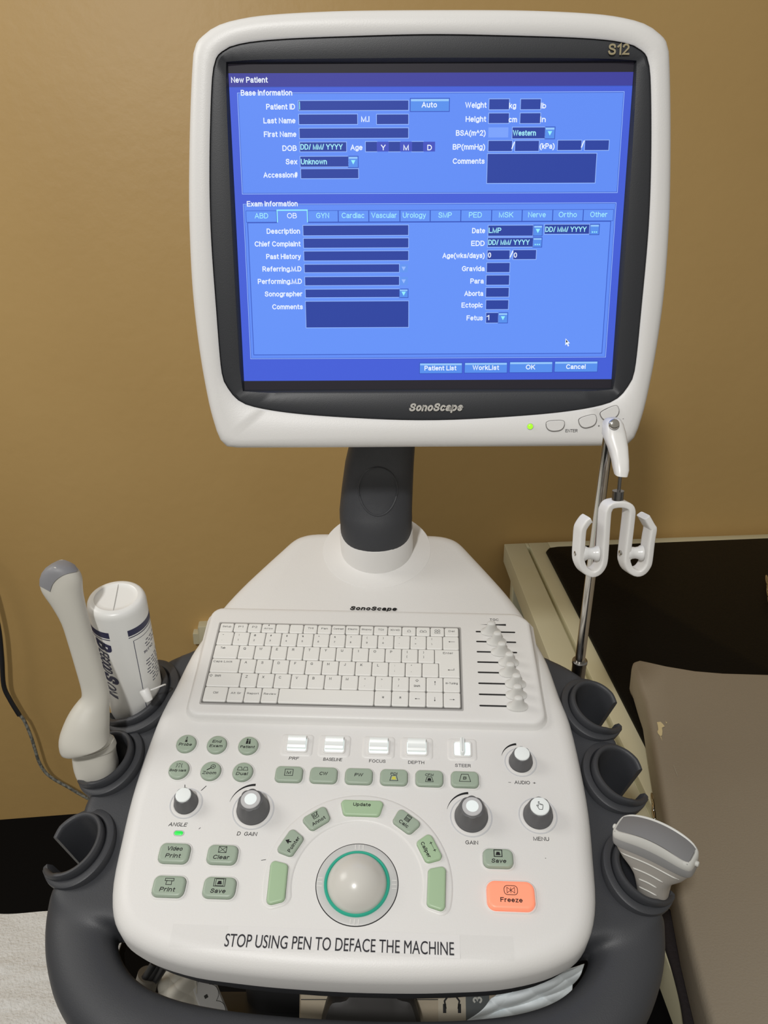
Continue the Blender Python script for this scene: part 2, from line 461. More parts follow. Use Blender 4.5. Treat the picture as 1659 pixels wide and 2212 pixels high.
DROPS = [(-69.9,55.0,-62.0,63.4),(97.5,77.1,105.4,85.8),(91.3,-1.4,98.6,7.0),(-26.2,-53.2,-18.8,-46.4),(63.0,-75.8,70.9,-67.3)]
DROPS_DIM = [(-26.2,-31.7,-18.9,-25.1),(-26.2,-42.8,-18.8,-35.7)]
DOTS = [(140.8,-0.5,148.4,7.6),(91.3,-10.7,98.7,-3.3)]
MIDS = [(-45.7,67.3,-35.4,75.0),(-25.9,67.3,-15.6,75.0),(-6.2,67.2,4.0,74.9)]
BSA = (49.1,78.0,66.1,85.9)
TABX = [-159.9,-133.1,-106.1,-79.6,-53.0,-25.9,0.5,27.2,54.0,80.6,107.3,133.9,160.4]; TABY=(10.5,20.2)
TEXTS = [('Patient ID',-138.5,-114.3,102.5),('Last Name',-141.3,-114.3,91.8),('First Name',-141.4,-113.9,81.2),('DOB',-126.1,-113.9,70.2),('Sex',-123.7,-113.8,59.6),('Accession#',-143.2,-113.8,49.0),('M.I',-58.8,-51.8,92.7),('Age',-68.1,-57.9,70.2),('Y',-42.1,-38.2,70.5),('M',-23.0,-18.4,70.4),('D',-2.6,1.3,70.3),('DD/ MM/ YYYY',-110.7,-74.8,71.2),('Unknown',-110.7,-88.5,59.5),('Weight',29.0,46.9,102.8),('Height',29.6,46.9,92.0),('BSA(m^2)',21.6,46.8,81.2),('BP(mmHg)',19.1,46.7,70.3),('Comments',19.3,46.6,59.5),('kg',66.0,71.9,102.3),('lb',92.6,97.2,102.6),('cm',66.0,73.1,92.0),('In',92.7,97.4,92.0),('Western',70.0,89.6,81.5),('/',69.8,71.3,71.7),('(kPa)',93.3,106.0,70.7),('/',129.2,130.7,72.6),('Description',-142.4,-113.3,2.8),('Chief Complaint',-153.4,-113.2,-7.8),('Past History',-143.7,-113.2,-18.4),('Referring.M.D',-147.5,-113.1,-28.9),('Performing.M.D',-152.1,-113.0,-39.5),('Sonographer',-146.4,-112.9,-50.3),('Comments',-140.2,-112.9,-61.0),('Date',37.3,48.7,3.0),('EDD',36.8,48.6,-7.6),('Age(wks/days)',11.7,48.9,-18.2),('Gravida',29.1,49.2,-28.9),('Para',36.8,48.7,-39.5),('Aborta',31.7,48.6,-50.2),('Ectopic',29.4,48.5,-60.7),('Fetus',34.2,48.8,-71.5),('LMP',51.9,62.9,3.2),('DD/ MM/ YYYY',101.4,137.5,3.8),('DD/ MM/ YYYY',51.8,88.1,-6.8),('0',51.8,54.6,-17.5),('/',71.7,73.4,-16.8),('0',74.6,77.5,-17.6),('1',52.3,54.6,-71.3),('New Patient',-166.9,-136.4,123.0),('Base Information',-159.3,-116.3,113.2),('Exam Information',-158.6,-114.6,25.8)]
TABTX = [('ABD',-152.3,-140.6),('OB',-124.1,-115.7),('GYN',-98.8,-87.5),('Cardiac',-76.6,-56.9),('Vascular',-50.8,-28.7),('Urology',-23.4,-3.3),('SMP',7.6,19.3),('PED',34.2,45.5),('MSK',60.4,72.9),('Nerve',85.9,101.2),('Ortho',112.5,128.3),('Other',140.0,154.9)]; TABTY=16.0
BTX = [(-7.7,5.2,103.6),(-3.3,25.9,-116.1),(40.8,64.9,-115.9),(89.5,98.0,-115.6),(126.4,144.2,-115.4)]
CURSOR = (124.5,-90.0)
MON_OUT = [(-210.2,10.9),(-207.1,60.6),(-199.0,138.8),(-196.0,148.1),(-190.6,155.3),(-179.9,162.4),(-164.8,167.0),(-135.5,171.3),(-84.3,174.2),(-30.2,174.7),(60.7,173.8),(126.4,171.6),(156.3,168.5),(175.7,163.4),(189.5,154.9),(195.7,145.6),(202.3,98.3),(207.3,39.5),(209.2,9.3),(209.6,-35.9),(208.0,-98.3),(204.1,-142.0),(199.9,-168.8),(195.8,-180.5),(191.6,-186.2),(184.0,-188.6),(165,-189.0),(120,-189),(60,-189),(3.0,-188.9),(-60,-189),(-120,-189),(-165,-188.8),(-184.5,-188.4),(-190.5,-184.0),(-193.5,-176.5),(-196.6,-165.0),(-201.8,-145.1),(-207.6,-104.1),(-211.9,-49.1)]
BEZ_OUT = [(-191.7,3.8),(-189.0,60.1),(-184.0,115.1),(-180.0,136.5),(-172.6,144.4),(-157.9,149.4),(-118.3,153.1),(-59.5,154.9),(-1.1,155.8),(60.8,154.6),(134.3,152.0),(160.9,148.5),(173.1,143.4),(179.6,134.8),(183.6,113.9),(188.4,57.6),(190.5,5.3),(190.7,-50.8),(189.1,-118.6),(185.7,-129.9),(179.7,-140.5),(167.6,-149.0),(138.0,-154.4),(72.3,-160.5),(-10.3,-164.0),(-80.1,-161.4),(-129.6,-157.3),(-165.1,-149.4),(-177.9,-141.2),(-185.7,-129.8),(-189.3,-112.1),(-190.4,-61.5)]
# ------------------------------------------------------------------ the setting
WALL = mat('ochre_wall_paint', (.52, .335, .125), .42, bump=(38, .35, 6), var=(2.2, .25, (.57, .375, .145)), spec=.35)
def structure(name, mb, m, ang=35):
    return tag(mb.build(name, m, None, ang), kind='structure')
WY, WA = 1.8255, R(6.95)        # wall meets x = 0 here, turned a little from square
WX, WN = Vector((cos(WA), sin(WA), 0)), Vector((sin(WA), -cos(WA), 0))
def wallpt(s, z, off=0.0):
    return Vector((0, WY, z)) + WX * s + WN * off
b = MB()
b.rings([[wallpt(-4.2, z, o_), wallpt(4.2, z, o_), wallpt(4.2, z, o_ - .12), wallpt(-4.2, z, o_ - .12)] for z, o_ in ((0, 0), (2.9, 0))], True, True)
structure('wall_back', b, WALL)
b = MB()
b.box((-4.2, -2.4, -.1), (4.2, 2.5, 0.0))
structure('floor', b, mat('dark_floor', (.004, .004, .0045), .75, bump=(20, .2, 4), spec=.1))

# ------------------------------------------------------------------ ultrasound machine
CU = 31.0      # centre line of the console, panel u
machine = empty('ultrasound_machine', (-0.01, 0.83, 0.0))
tag(machine, 'white and charcoal ultrasound machine with keyboard console and lit blue screen', 'ultrasound machine')
def P(u, v, w=0.0):
    return PM @ Vector((u, v, w))
def PT(u, v, w=0.0, rot=0.0):
    return PM @ Matrix.Translation((u, v, w)) @ Matrix.Rotation(rot, 4, 'Z')

# white console body
half = [(171, 60), (165, 82), (149, 114), (131, 144), (112, 174), (100, 192), (88, 201), (70, 205.5), (35, 206), (0, 206)]
low = [(0, -283), (50, -282), (85, -280), (118, -277), (146, -271), (165, -264), (180, -255), (191, -240), (198, -216), (201, -180),
       (203, -140), (202, -100), (198, -50), (191.5, -20), (184, 20), (177, 42)]
right = low + half
pts = [(x, y) for x, y in right] + [(-x, y) for x, y in reversed(right[1:-1])]
body = [(CU + p.x, p.y) for p in smooth_path([(x, y) for x, y in pts], 3, True)]
b = MB()
b.stack(PM, body, [(3, -43), (0, -41), (0, -23), (1.2, -18), (4, -13.6), (8, -10.6), (12, -9), (17, -8)], True, True)
b.build('console_housing', WHITE, machine, 40)
# raised keyboard platform
plat = rrect(341.5, 136.5, 13, 5, (32.7, 4.8))
plat = [(x, y) if not (x > 190 and y > 45) else (x - max(0, (y - 49) * .45), y) for x, y in plat]
b = MB()
b.stack(PM, plat, [(-4, -9.5), (-1, -7), (0, -4), (.8, -1.6), (2.4, -.4), (5, 0)], True, True)
b.build('keyboard_platform', WHITE, machine, 40)
# charcoal base below the white shell and the grab handle: one flowing moulding, blended and then parted
CUPS = [(-25, 228), (-98, 238), (-184, 241)]       # panel v, distance from the centre line
def wing_half(v):
    w_ = interp([(60, 160), (42, 178), (26, 205), (8, 226), (-40, 240), (-90, 246), (-150, 248), (-200, 250), (-216, 254), (-226, 250), (-235, 240), (-240, 222)], v)
    for cv, off in CUPS:
        if abs(v - cv) < 30.5:
            w_ = min(w_, off - 27 * math.sqrt(1 - ((v - cv) / 30.5) ** 2))
    return w_
front = [(0, -279), (50, -278), (85, -276), (118, -273), (145, -267), (163, -260), (177, -252), (188, -244)]
side = [(wing_half(v), v) for v in [-238 + 1.5 * k for k in range(199)]]
back = [(150, 90), (120, 130), (80, 155), (40, 160), (0, 160)]
wp = front + side + back
wing = [(CU + x, y) for x, y in wp + [(-x, y) for x, y in reversed(wp[1:-1])]]
b = MB()
b.stack(PM, wing, [(3, -72), (0, -69), (0, -30), (1.5, -26.5), (4, -25)], True, True)
hp = [(-231, -211, -49), (-229, -224, -50), (-226.5, -238, -51), (-219, -258, -52), (-203, -283, -53), (-178, -303, -54), (-142, -316, -55), (-95, -323, -55), (-40, -326, -55), (0, -326.5, -55)]
hp = hp + [(-x, y, w) for x, y, w in reversed(hp[:-1])]
hcen = [Vector((CU + q.x, q.y)) for q in smooth_path([Vector(p) for p in hp], 5)]
b.sweep([P(CU + q.x, q.y, q.z) for q in smooth_path([Vector(p) for p in hp], 5)], .0275, .0235, (PM.to_3x3() @ Vector((0, 0, 1))).normalized(), 28, 2.4)
raw = b.build('blend', GREY)
md = raw.modifiers.new('remesh', 'REMESH')
md.mode = 'VOXEL'
md.voxel_size = .0026
md = raw.modifiers.new('smooth', 'SMOOTH')
md.factor, md.iterations = .5, 32
me = bpy.data.meshes.new_from_object(raw.evaluated_get(bpy.context.evaluated_depsgraph_get()))
PMI = PM.inverted()
VV = [v.co.copy() for v in me.vertices]
NN = [v.normal.copy() for v in me.vertices]
FF = [tuple(p.vertices) for p in me.polygons]
bpy.data.objects.remove(raw)
bpy.data.meshes.remove(me)
def is_handle(f):
    c = PMI @ (sum((VV[i] for i in f), Vector()) / len(f))
    if c.y > -231:
        return False
    return min((Vector((c.x, c.y)) - q).length for q in hcen) < 34 and not (abs(c.x - CU) < 199 and c.y > -286)
sel = [is_handle(f) for f in FF]
for nm, want in (('console_base', False), ('grab_handle', True)):
    fs = [f for f, s_ in zip(FF, sel) if s_ == want]
    used = sorted({i for f in fs for i in f})
    ix = {i: k for k, i in enumerate(used)}
    b = MB()
    b.v = [VV[i] for i in used]
    b.f = [tuple(ix[i] for i in f) for f in fs]
    b.m = [0] * len(b.f)
    o = b.build(nm, GREY, machine, 180)
    o.data.normals_split_custom_set_from_vertices([NN[i] for i in used])

# probe holders
def holder(u, v, side, size=1.0):
    """C-shaped cup leaning outward; side -1 left, 1 right"""
    M = PM @ Matrix.Translation((u, v, -17)) @ Matrix.Rotation(R(13) * side, 4, 'Y') @ Matrix.Rotation(R(-4), 4, 'X')
    if side < 0:
        M = M @ Matrix.Diagonal((-1, 1, 1, 1))
    M = M @ Matrix.Diagonal((size, size, 1, 1))
    b = MB()
    def el(a_, c_, z, dx=0.0, t0=0, t1=360):
        return [M @ Vector((a_ * cos(R(t0 + (t1 - t0) * t / 56)) + dx, c_ * sin(R(t0 + (t1 - t0) * t / 56)), z)) for t in range(56 if t1 - t0 == 360 else 57)]
    def fl(*s_):
        return [list(q) for q in zip(*[el(*e_, 38, 332) for e_ in s_])]
    # flange under the rim, open in the middle
    b.rings(fl((20.5, 24.5, -60, -2), (23, 28, -48, -2), (27.5, 33, -30, -1.6), (30.5, 36.5, -17, -1.4), (31.2, 37.2, -11, -1.4), (30.8, 36.8, -8.4, -1.4), (29.6, 35.6, -7.4, -1.4), (26.2, 31, -7.2, -.6), (25.4, 30.2, -8.2, -.4), (23, 27.5, -12, 0), (21, 24.5, -60, -2)), True, True)
    # C-shaped wall with a spiral lip, gap on the outer side
    n, g0, g1 = 64, R(-34), R(16)
    wall = []
    for k in range(n + 1):
        a = g1 + (2 * pi + g0 - g1) * k / n
        f = 1.0 + .22 * max(0, (k / n - .66) / .34) ** 1.6
        lip = -7.0 * max(0, (k / n - .86) / .14) - 2.5 * max(0, (.06 - k / n) / .06)
        ca, sa = cos(a), sin(a)
        sec = []
        for rr, z in ((1.6, -92), (.2, -30), (0, -4), (.5, -1.3), (1.5, -.3), (2.6, 0), (3.9, -.4), (4.7, -1.6), (5.0, -4), (5.0, -30), (4.6, -92)):
            ru, rv = (20.4 + rr) * f, (24.6 + rr) * f
            tap = 1 - .20 * (-z / 92)
            sec.append(M @ Vector((ru * ca * tap, rv * sa * tap, z + lip * (1 if z > -20 else 0))))
        wall.append(sec)
    b.rings(wall, True, True, 0, True)
    b.rings([el(17.5, 20.5, -66), el(14, 17, -69), el(13.2, 16.2, -72), el(13, 16, -92)], False, True)
    if side < 0:
        b.f = [tuple(reversed(f)) for f in b.f]
    return b.build('probe_holder', GREY, machine, 40), M
HOLD = {}
for nm, u, v, s_ in (('A', -199, -24, -1), ('B', -208, -98, -1), ('C', -211, -182, -1), ('D', 257, -26, 1), ('E', 268, -99, 1), ('F', 273, -186, 1)):
    HOLD[nm] = holder(u, v, s_, 1.26 if nm == 'A' else 1.0)[1]

# lower column, foot and casters that carry the console
b = MB()
b.box((-0.15, .66, .16), (.13, .98, .86), 0, .03)
b.build('column', BLACKP, machine)
b = MB()
b.box((-0.24, .56, .10), (.20, 1.10, .17), 0, .03)
b.build('foot', GREY, machine)
for cx in (-.19, .15):
    for cy in (.62, 1.04):
        b = MB()
        M = Matrix.Translation((cx, cy, .05)) @ Matrix.Rotation(pi / 2, 4, 'Y')
        b.lathe(M, [(.018, -.02), (.05, -.018), (.05, .018), (.018, .02)], 24, True, True)
        b.box((cx - .012, cy - .02, .085), (cx + .012, cy + .02, .12))
        b.build('caster', BLACKP, machine)

# monitor arm with its white collar
CW = PT(33, 173, 0)
b = MB()
b.lathe(CW, [(63, -9), (62, -7.6), (44, -6.5), (41.5, -6), (41.5, 26), (40.9, 27), (38, 27)], 56, False, True)
b.build('arm_collar', WHITE, machine)
ax_w = (PM.to_3x3() @ Vector((0, 0, 1))).normalized()
c0 = P(33, 173, 20)
b = MB()
xx = Vector((1, 0, 0))
st = []
def armring(c, a, bq, axis, e=2.2):
    ax = xx
    ay = axis.cross(ax).normalized()
    return ring(c, ax, ay, a, bq, e, 48)
top = Vector((-.001, .865, 1.17))
st.append(armring(P(33, 173, 20), .0400, .0400, ax_w))
st.append(armring(P(33, 173, 27), .0402, .0402, ax_w))
st.append(armring(P(33, 173.5, 33), .0400, .0385, ax_w))
st.append(armring(P(33, 175, 41), .0405, .0350, (ax_w * .8 + Vector((0, 0, 1)) * .2).normalized()))
st.append(armring(P(33, 177, 52), .0402, .0300, (ax_w * .5 + Vector((0, 0, 1)) * .5).normalized(), 2.5))
st.append(armring(Vector((-.0075, .884, 1.11)), .0395, .0270, Vector((0, -.12, 1)).normalized(), 2.7))
st.append(armring(Vector((-.005, .876, 1.14)), .0375, .0260, Vector((0, -.2, 1)).normalized(), 2.7))
st.append(armring(top, .0345, .0250, Vector((0, -.2, 1)).normalized(), 2.7))
st.append(armring(Vector((.004, .853, 1.23)), .0325, .0240, Vector((0, -.2, 1)).normalized(), 2.7))
st.append(armring(Vector((.012, .850, 1.35)), .0320, .0230, Vector((0, 0, 1)), 2.7))
b.rings(st, True, True)
arm = b.build('monitor_arm', GREY, machine, 60)
b = MB()
bt = BVHTree.FromPolygons([v for v in [Vector(p) for r in st for p in r]], [(i * 48 + j, i * 48 + (j + 1) % 48, (i + 1) * 48 + (j + 1) % 48, (i + 1) * 48 + j) for i in range(len(st) - 1) for j in range(48)])
for r_ in (22, 23.4):
    pass
loop = []
for k in range(40):
    t = 2 * pi * k / 40
    p = Vector((-.0065 + .021 * cos(t), .70, 1.115 + .027 * sin(t)))
    hit = bt.ray_cast(p, Vector((0, 1, 0)))
    if hit[0]:
        loop.append(hit[0])
if len(loop) == 40:
    loop.append(loop[0])
    b.tube(loop, .0011, 8)
    b.build('arm_boss', GREY, arm)
# ------------------------------------------------------------------ monitor
def polar(pts, n_ang, c=(0, 0)):
    """resample a star-shaped outline at given angles"""
    P_ = [(x - c[0], y - c[1]) for x, y in pts]
    out = []
    for a in n_ang:
        dx, dy = cos(a), sin(a)
        best = 0
        for i in range(len(P_)):
            x0, y0 = P_[i - 1]
            x1, y1 = P_[i]
            ex, ey = x1 - x0, y1 - y0
            den = dx * ey - dy * ex
            if abs(den) < 1e-12:
                continue
            t = (x0 * ey - y0 * ex) / den
            s = (x0 * dy - y0 * dx) / den
            if t > 0 and -1e-9 <= s <= 1 + 1e-9:
                best = max(best, t)
        out.append((c[0] + best * dx, c[1] + best * dy))
    return out
SCR = [(-169, -135.2), (169, -135.2), (169, 135.2), (-169, 135.2)]
ANG = [2 * pi * k / 200 for k in range(200)]
ANG = sorted([a for a in ANG if all(abs((a - math.atan2(y, x)) % (2 * pi)) > .012 for x, y in SCR)] + [math.atan2(y, x) % (2 * pi) for x, y in SCR])
def sym(pts):
    p = [tuple(q) for q in smooth_path(pts, 5, True)]
    a1 = polar(p, ANG)
    a2 = polar([(-x, y) for x, y in p], ANG)
    return [((x0 + x1) / 2, (y0 + y1) / 2) for (x0, y0), (x1, y1) in zip(a1, a2)]
mo = sym(MON_OUT)
be = sym(BEZ_OUT)
sc = polar(SCR, ANG)
def grow(p, k):
    out = []
    for x, y in p:
        l = math.hypot(x, y)
        out.append((x * (1 - k / l), y * (1 - k / l)))
    return out
def wave(y, base):
    return base + (3.0 * max(0, (-y - 130) / 60) ** 1.4 if y < -130 else 0)
def ring_s(p, w, belly=True):
    k = 1 - max(0, w) / 765
    return [SM @ Vector((x * k, y * k, wave(y, w) if belly else w)) for x, y in p]
b = MB()
b.rings([ring_s(grow(mo, 95), -82, False), ring_s(grow(mo, 40), -74, False), ring_s(grow(mo, 12), -52, False), ring_s(grow(mo, 3), -30, False), ring_s(mo, -14, False), ring_s(grow(mo, -.3), -3),
         ring_s(grow(mo, .6), 3), ring_s(grow(mo, 2.6), 6.6), ring_s(grow(mo, 6), 8.4), ring_s(grow(mo, 11), 8.8),
         ring_s(grow(be, -2.5), 8.2), ring_s(grow(be, -.6), 7.0), ring_s(grow(be, -.2), 5)], True, False)
housing = b.build('monitor_housing', WHITE, machine, 40)
b = MB()
b.rings([ring_s(grow(be, -.3), 4.0), ring_s(grow(be, .6), 6.0), ring_s(grow(be, 2.2), 6.4), ring_s([(x + (x2 - x) * .82, y + (y2 - y) * .82) for (x, y), (x2, y2) in zip(be, sc)], 4.2, False),
         ring_s(grow(sc, -3), 3.4, False), ring_s(grow(sc, -.8), 1.4, False), ring_s(grow(sc, .3), -.6, False)], False, False)
bezel = b.build('screen_bezel', BEZEL, machine, 30)

# LCD: one lit panel, areas as separate faces at hair's breadth steps
names = ['off', 'title', 'frame', 'panel', 'panel2', 'field', 'mid', 'bsa', 'edge', 'dark_edge', 'btn', 'btn_hi', 'cyan', 'tab', 'dim']
cols = [(30, 27, 34), (56, 58, 152), (64, 92, 214), (94, 139, 244), (99, 145, 247), (35, 62, 158), (62, 78, 190), (120, 160, 250), (150, 185, 252), (50, 84, 190), (84, 142, 236), (150, 200, 250), (150, 240, 250), (96, 146, 246), (96, 148, 240)]
SMATS = [glow('lcd_' + n, c) for n, c in zip(names, cols)]
SMATS[0] = mat('lcd_off', (.010, .009, .012), .5, emit=srgb((20, 18, 26)), strength=.6, spec=.25)
ID = {n: i for i, n in enumerate(names)}
b = MB()
def quad(x0, y0, x1, y1, k, z):
    b.poly([SM @ Vector(p) for p in ((x0, y0, z), (x1, y0, z), (x1, y1, z), (x0, y1, z))], ID[k])
def rim(x0, y0, x1, y1, k, z, t=.5):
    quad(x0, y0, x1, y0 + t, k, z); quad(x0, y1 - t, x1, y1, k, z)
    quad(x0, y0 + t, x0 + t, y1 - t, k, z); quad(x1 - t, y0 + t, x1, y1 - t, k, z)
quad(-169.2, -135.4, 169.2, 135.4, 'off', -.5)
quad(-169, -127, 169, 128, 'frame', -.45)
quad(-169, 117.6, 169, 128, 'title', -.42)
quad(-169, 117.2, 169, 117.7, 'dark_edge', -.40)
quad(-162.4, 33.5, 162.6, 113.3, 'panel', -.40)
rim(-162.4, 33.5, 162.6, 113.3, 'edge', -.38, .45)
rim(-161.8, 34.1, 162.0, 112.7, 'dark_edge', -.37, .35)
quad(-162, -107.2, 162.2, 25.7, 'panel', -.40)
rim(-162, -107.2, 162.2, 25.7, 'edge', -.38, .45)
rim(-161.4, -106.6, 161.6, 25.1, 'dark_edge', -.37, .35)
quad(-159, -103.7, 158.6, 10.5, 'panel2', -.36)
rim(-159, -103.7, 158.6, 10.5, 'dark_edge', -.34, .6)
for i in range(12):
    x0, x1 = TABX[i], TABX[i + 1]
    if i == 1:
        quad(x0, TABY[0] - .8, x1, TABY[1] + .6, 'panel2', -.33)
        quad(x0, TABY[1] - .2, x1, TABY[1] + .8, 'cyan', -.32)
        quad(x0, TABY[0], x0 + .8, TABY[1] + .8, 'cyan', -.32)
        quad(x1 - .8, TABY[0], x1, TABY[1] + .8, 'cyan', -.32)
    else:
        quad(x0, TABY[0], x1, TABY[1], 'tab', -.35)
        rim(x0, TABY[0], x1, TABY[1], 'dark_edge', -.34, .4)
for f in FIELDS:
    quad(f[0] - .5, f[1] - .5, f[2] + .5, f[3] + .5, 'edge', -.33)
    quad(*f, 'field', -.31)
for f in MIDS:
    quad(*f, 'mid', -.31)
quad(*BSA, 'bsa', -.31)
def pill(f, k='btn'):
    quad(f[0] - .6, f[1] - .6, f[2] + .6, f[3] + .6, 'dark_edge', -.33)
    quad(*f, k, -.31)
    quad(f[0] + .3, (f[1] + f[3]) / 2 + (f[3] - f[1]) * .30, f[2] - .3, f[3] - .3, 'btn_hi', -.30)
for f in BUTTONS:
    pill(f[1:])
for f in DROPS + DOTS:
    pill(f)
for f in DROPS_DIM:
    quad(*f, 'dim', -.31)
for f, k in [(f, 'cyan') for f in DROPS] + [(f, 'edge') for f in DROPS_DIM]:
    cx, cy = (f[0] + f[2]) / 2, (f[1] + f[3]) / 2
    b.poly([SM @ Vector(p) for p in ((cx - 1.9, cy + 1.4, -.28), (cx, cy - 2.1, -.28), (cx + 1.9, cy + 1.4, -.28))], ID[k])
for f in DOTS:
    for dx in (-1.8, 0, 1.8):
        cx, cy = (f[0] + f[2]) / 2 + dx, f[1] + 1.9
        quad(cx - .55, cy - .5, cx + .55, cy + .5, 'cyan', -.28)
quad(-110.7, 100.2, -110.1, 106.4, 'cyan', -.28)
screen = b.build('screen', SMATS, machine, flat=True)
LETTER = glow('lcd_letter_white', (238, 246, 255), 1.0)
LCYAN = glow('lcd_letter_cyan', (165, 238, 250), 1.0)
b = MB()
for t, x0, x1, y in TEXTS:
    hh = 4.4 if t not in ('/',) else 5.4
    cy = y + (.45 if any(c in t for c in 'gyp(') else 0)
    k = 1 if t in ('DD/ MM/ YYYY', 'Unknown', 'Western', 'LMP') else 0
    b.text(SM, t, (x0 + x1) / 2, cy, hh, x1 - x0, 'C', .016, .25 if t == '/' else 0, 0, -.22, k)
for t, x0, x1 in TABTX:
    b.text(SM, t, (x0 + x1) / 2, TABTY, 4.4, x1 - x0, 'C', .006, 0, 0, -.22, 0 if t == 'OB' else 1)
for f, (x0, x1, y) in zip(BUTTONS, BTX):
    b.text(SM, f[0], (x0 + x1) / 2, y, 4.3, x1 - x0, 'C', .016, 0, 0, -.22, 0)
cx, cy = CURSOR
cur = [(0, 0), (0, -6.2), (1.4, -4.9), (2.5, -7.2), (3.5, -6.7), (2.5, -4.5), (4.2, -4.4)]
b.poly([SM @ Vector((cx + x, cy + y, -.22)) for x, y in cur], 0)
b.poly([SM @ Vector((cx + .5 + x * .5, cy - 1.1 + y * .5, -.2)) for x, y in [(0, 0), (0, -5.4), (3.4, -4.2)]], 2)
b.build('screen_lettering', [LETTER, LCYAN, BLACK], screen, flat=True)

# badges, buttons, LED on the monitor
b = MB()
b.text(SM, 'SonoScape', 7.5, -150.7, 7.4, 49, 'C', .030, .28, 0, 8.3, 0)
b.build('maker_lettering', SILVER, bezel, flat=True)
b = MB()
b.text(SM, 'S12', 153.6, 143.4, 8.4, 17.5, 'C', .018, 0, 0, 6.9, 0)
b.build('model_lettering', mat('print_gold', (.42, .36, .22), .35, .4), bezel, flat=True)
def dshape(cx, cy, w, h, rot):
    o = []
    for k in range(40):
        t = 2 * pi * k / 40
        x, y = cos(t), sin(t)
        X = w / 2 * math.copysign(abs(x) ** .75, x)
        Y = (h * .36 if y > 0 else h * .64) * math.copysign(abs(y) ** (.45 if y > 0 else .95), y)
        o.append((X, Y))
    c, s = cos(rot), sin(rot)
    return [(cx + x * c - y * s, cy + x * s + y * c) for x, y in o]
for cx, cy, w, h, rot in ((117, -166.8, 16.5, 9.5, R(3)), (146.6, -163.0, 16, 10.5, R(15)), (166.4, -155.8, 17, 10.5, R(24))):
    zz = wave(cy, 8.7)
    b = MB()
    BMX = SM @ Matrix.Translation((cx, cy, zz)) @ Matrix.Rotation(R(-7), 4, 'X')
    b.stack(BMX, dshape(0, 0, w, h, rot), [(-.6, -1.0), (-.6, .32), (-.25, .36), (-.25, -.1), (.1, -.1)], False, False, 1)
    b.stack(BMX, dshape(0, 0, w, h, rot), [(.1, -1), (.1, .45), (.5, .7)], False, True, 0)
    b.build('monitor_button', [WHITE, mat('seam_shadow', (.22, .21, .20), .7)], machine, 30)
for s_, x_, y_, h_, w_ in (('ENTER', 132.2, -172.7, 2.9, 11.2), ('+', 157.2, -168.3, 2.8, None), ('-', 179.3, -161.7, 2.8, None)):
    b = MB()
    b.text(SM, s_, x_, y_, h_, w_, 'C', .004, 0, 0, wave(y_, 8.8) + .3)
    b.build('button_mark', BLACK, housing, flat=True)
b = MB()
zz = wave(-168.6, 8.6)
b.lathe(SM @ Matrix.Translation((93.9, -168.6, zz - 1)), [(3.1, 0), (3.1, 1.6), (2.7, 1.7)], 24, False, False, 1)
b.lathe(SM @ Matrix.Translation((93.9, -168.6, zz - 1)), [(2.6, 0), (2.5, 1.8), (1.6, 2.5), (.5, 2.8)], 24, False, True, 0)
b.build('power_light', [mat('lime_led', (.1, .3, .02), .3, emit=(.35, .85, .02), strength=1.1), PALEG], machine)
# ------------------------------------------------------------------ keyboard
U = 16.5
b = MB()
b.stack(PM, rrect(252.5, 102.3, 1.5, 3, (0, .1)), [(0, -.5), (0, .28), (.4, .34)], False, True, 1)
b.stack(PM, rrect(249.6, 99.4, 1.0, 3, (0, .1)), [(0, .1), (0, .40)], False, True, 0)
kb = b.build('keyboard_tray', [mat('key_gap', (.16, .155, .15), .7), mat('tray_rim', (.42, .41, .40), .5)], machine)
kb['label'] = 'thin dark tray line around the white keys'
VT = 2.84 * U * 1.04
RH = [.68] + [1.0] * 5
ROWV = [VT]
for r_ in RH:
    ROWV.append(ROWV[-1] - r_ * U * 1.04)
def arrow(b, M, x, y, dx, dy, L, z, wd=.35):
    d = Vector((dx, dy))
    nrm = Vector((-dy, dx))
    c = Vector((x, y))
    b.stroke(M, [c - d * L / 2, c + d * L / 2], wd, z)
    tip, ba = c + d * L / 2 + d * .4, c + d * (L / 2 - 1.2)
    b.poly([M @ Vector((q.x, q.y, z)) for q in (tip, ba + nrm * .75, ba - nrm * .75)])
def key(outline, legend=None):
    k = MB()
    xs = [p[0] for p in outline]; ys = [p[1] for p in outline]
    k.stack(PM, outline, [(.28, .3), (.28, 1.5), (.5, 2.0), (1.0, 2.35), (1.3, 2.4)], False, True)
    ko = k.build('keyboard_key', KEYWHITE, machine, 5)
    if legend:
        g = MB()
        legend(g, min(xs), max(xs), min(ys), max(ys))
        if g.f:
            g.build('key_legend', BLACK, ko, flat=True)
ZT = 2.46
def leg(*items):
    def f(g, x0, x1, y0, y1):
        for t, fx, fy, h in items:
            g.text(PM, t, x0 + (x1 - x0) * fx, y1 - (y1 - y0) * fy, h, None, 'C', .008, 0, 0, ZT)
    return f
def legw(t, h, wf, fy=.42, fx=.5):
    def f(g, x0, x1, y0, y1):
        g.text(PM, t, x0 + (x1 - x0) * fx, y1 - (y1 - y0) * fy, h, (x1 - x0) * wf, 'C', .008, 0, 0, ZT)
    return f
def rect(x0, y0, x1, y1):
    return rrect(x1 - x0, y1 - y0, 1.9, 4, ((x0 + x1) / 2, (y0 + y1) / 2))
X0 = -7.5 * U
def arr(dx, dy, L=5.0, fx=.5, fy=.5):
    def f(g, x0, x1, y0, y1):
        arrow(g, PM, x0 + (x1 - x0) * fx, y1 - (y1 - y0) * fy, dx, dy, L, ZT)
    return f
def chain(*fs):
    def f(*a):
        for q in fs: q(*a)
    return f
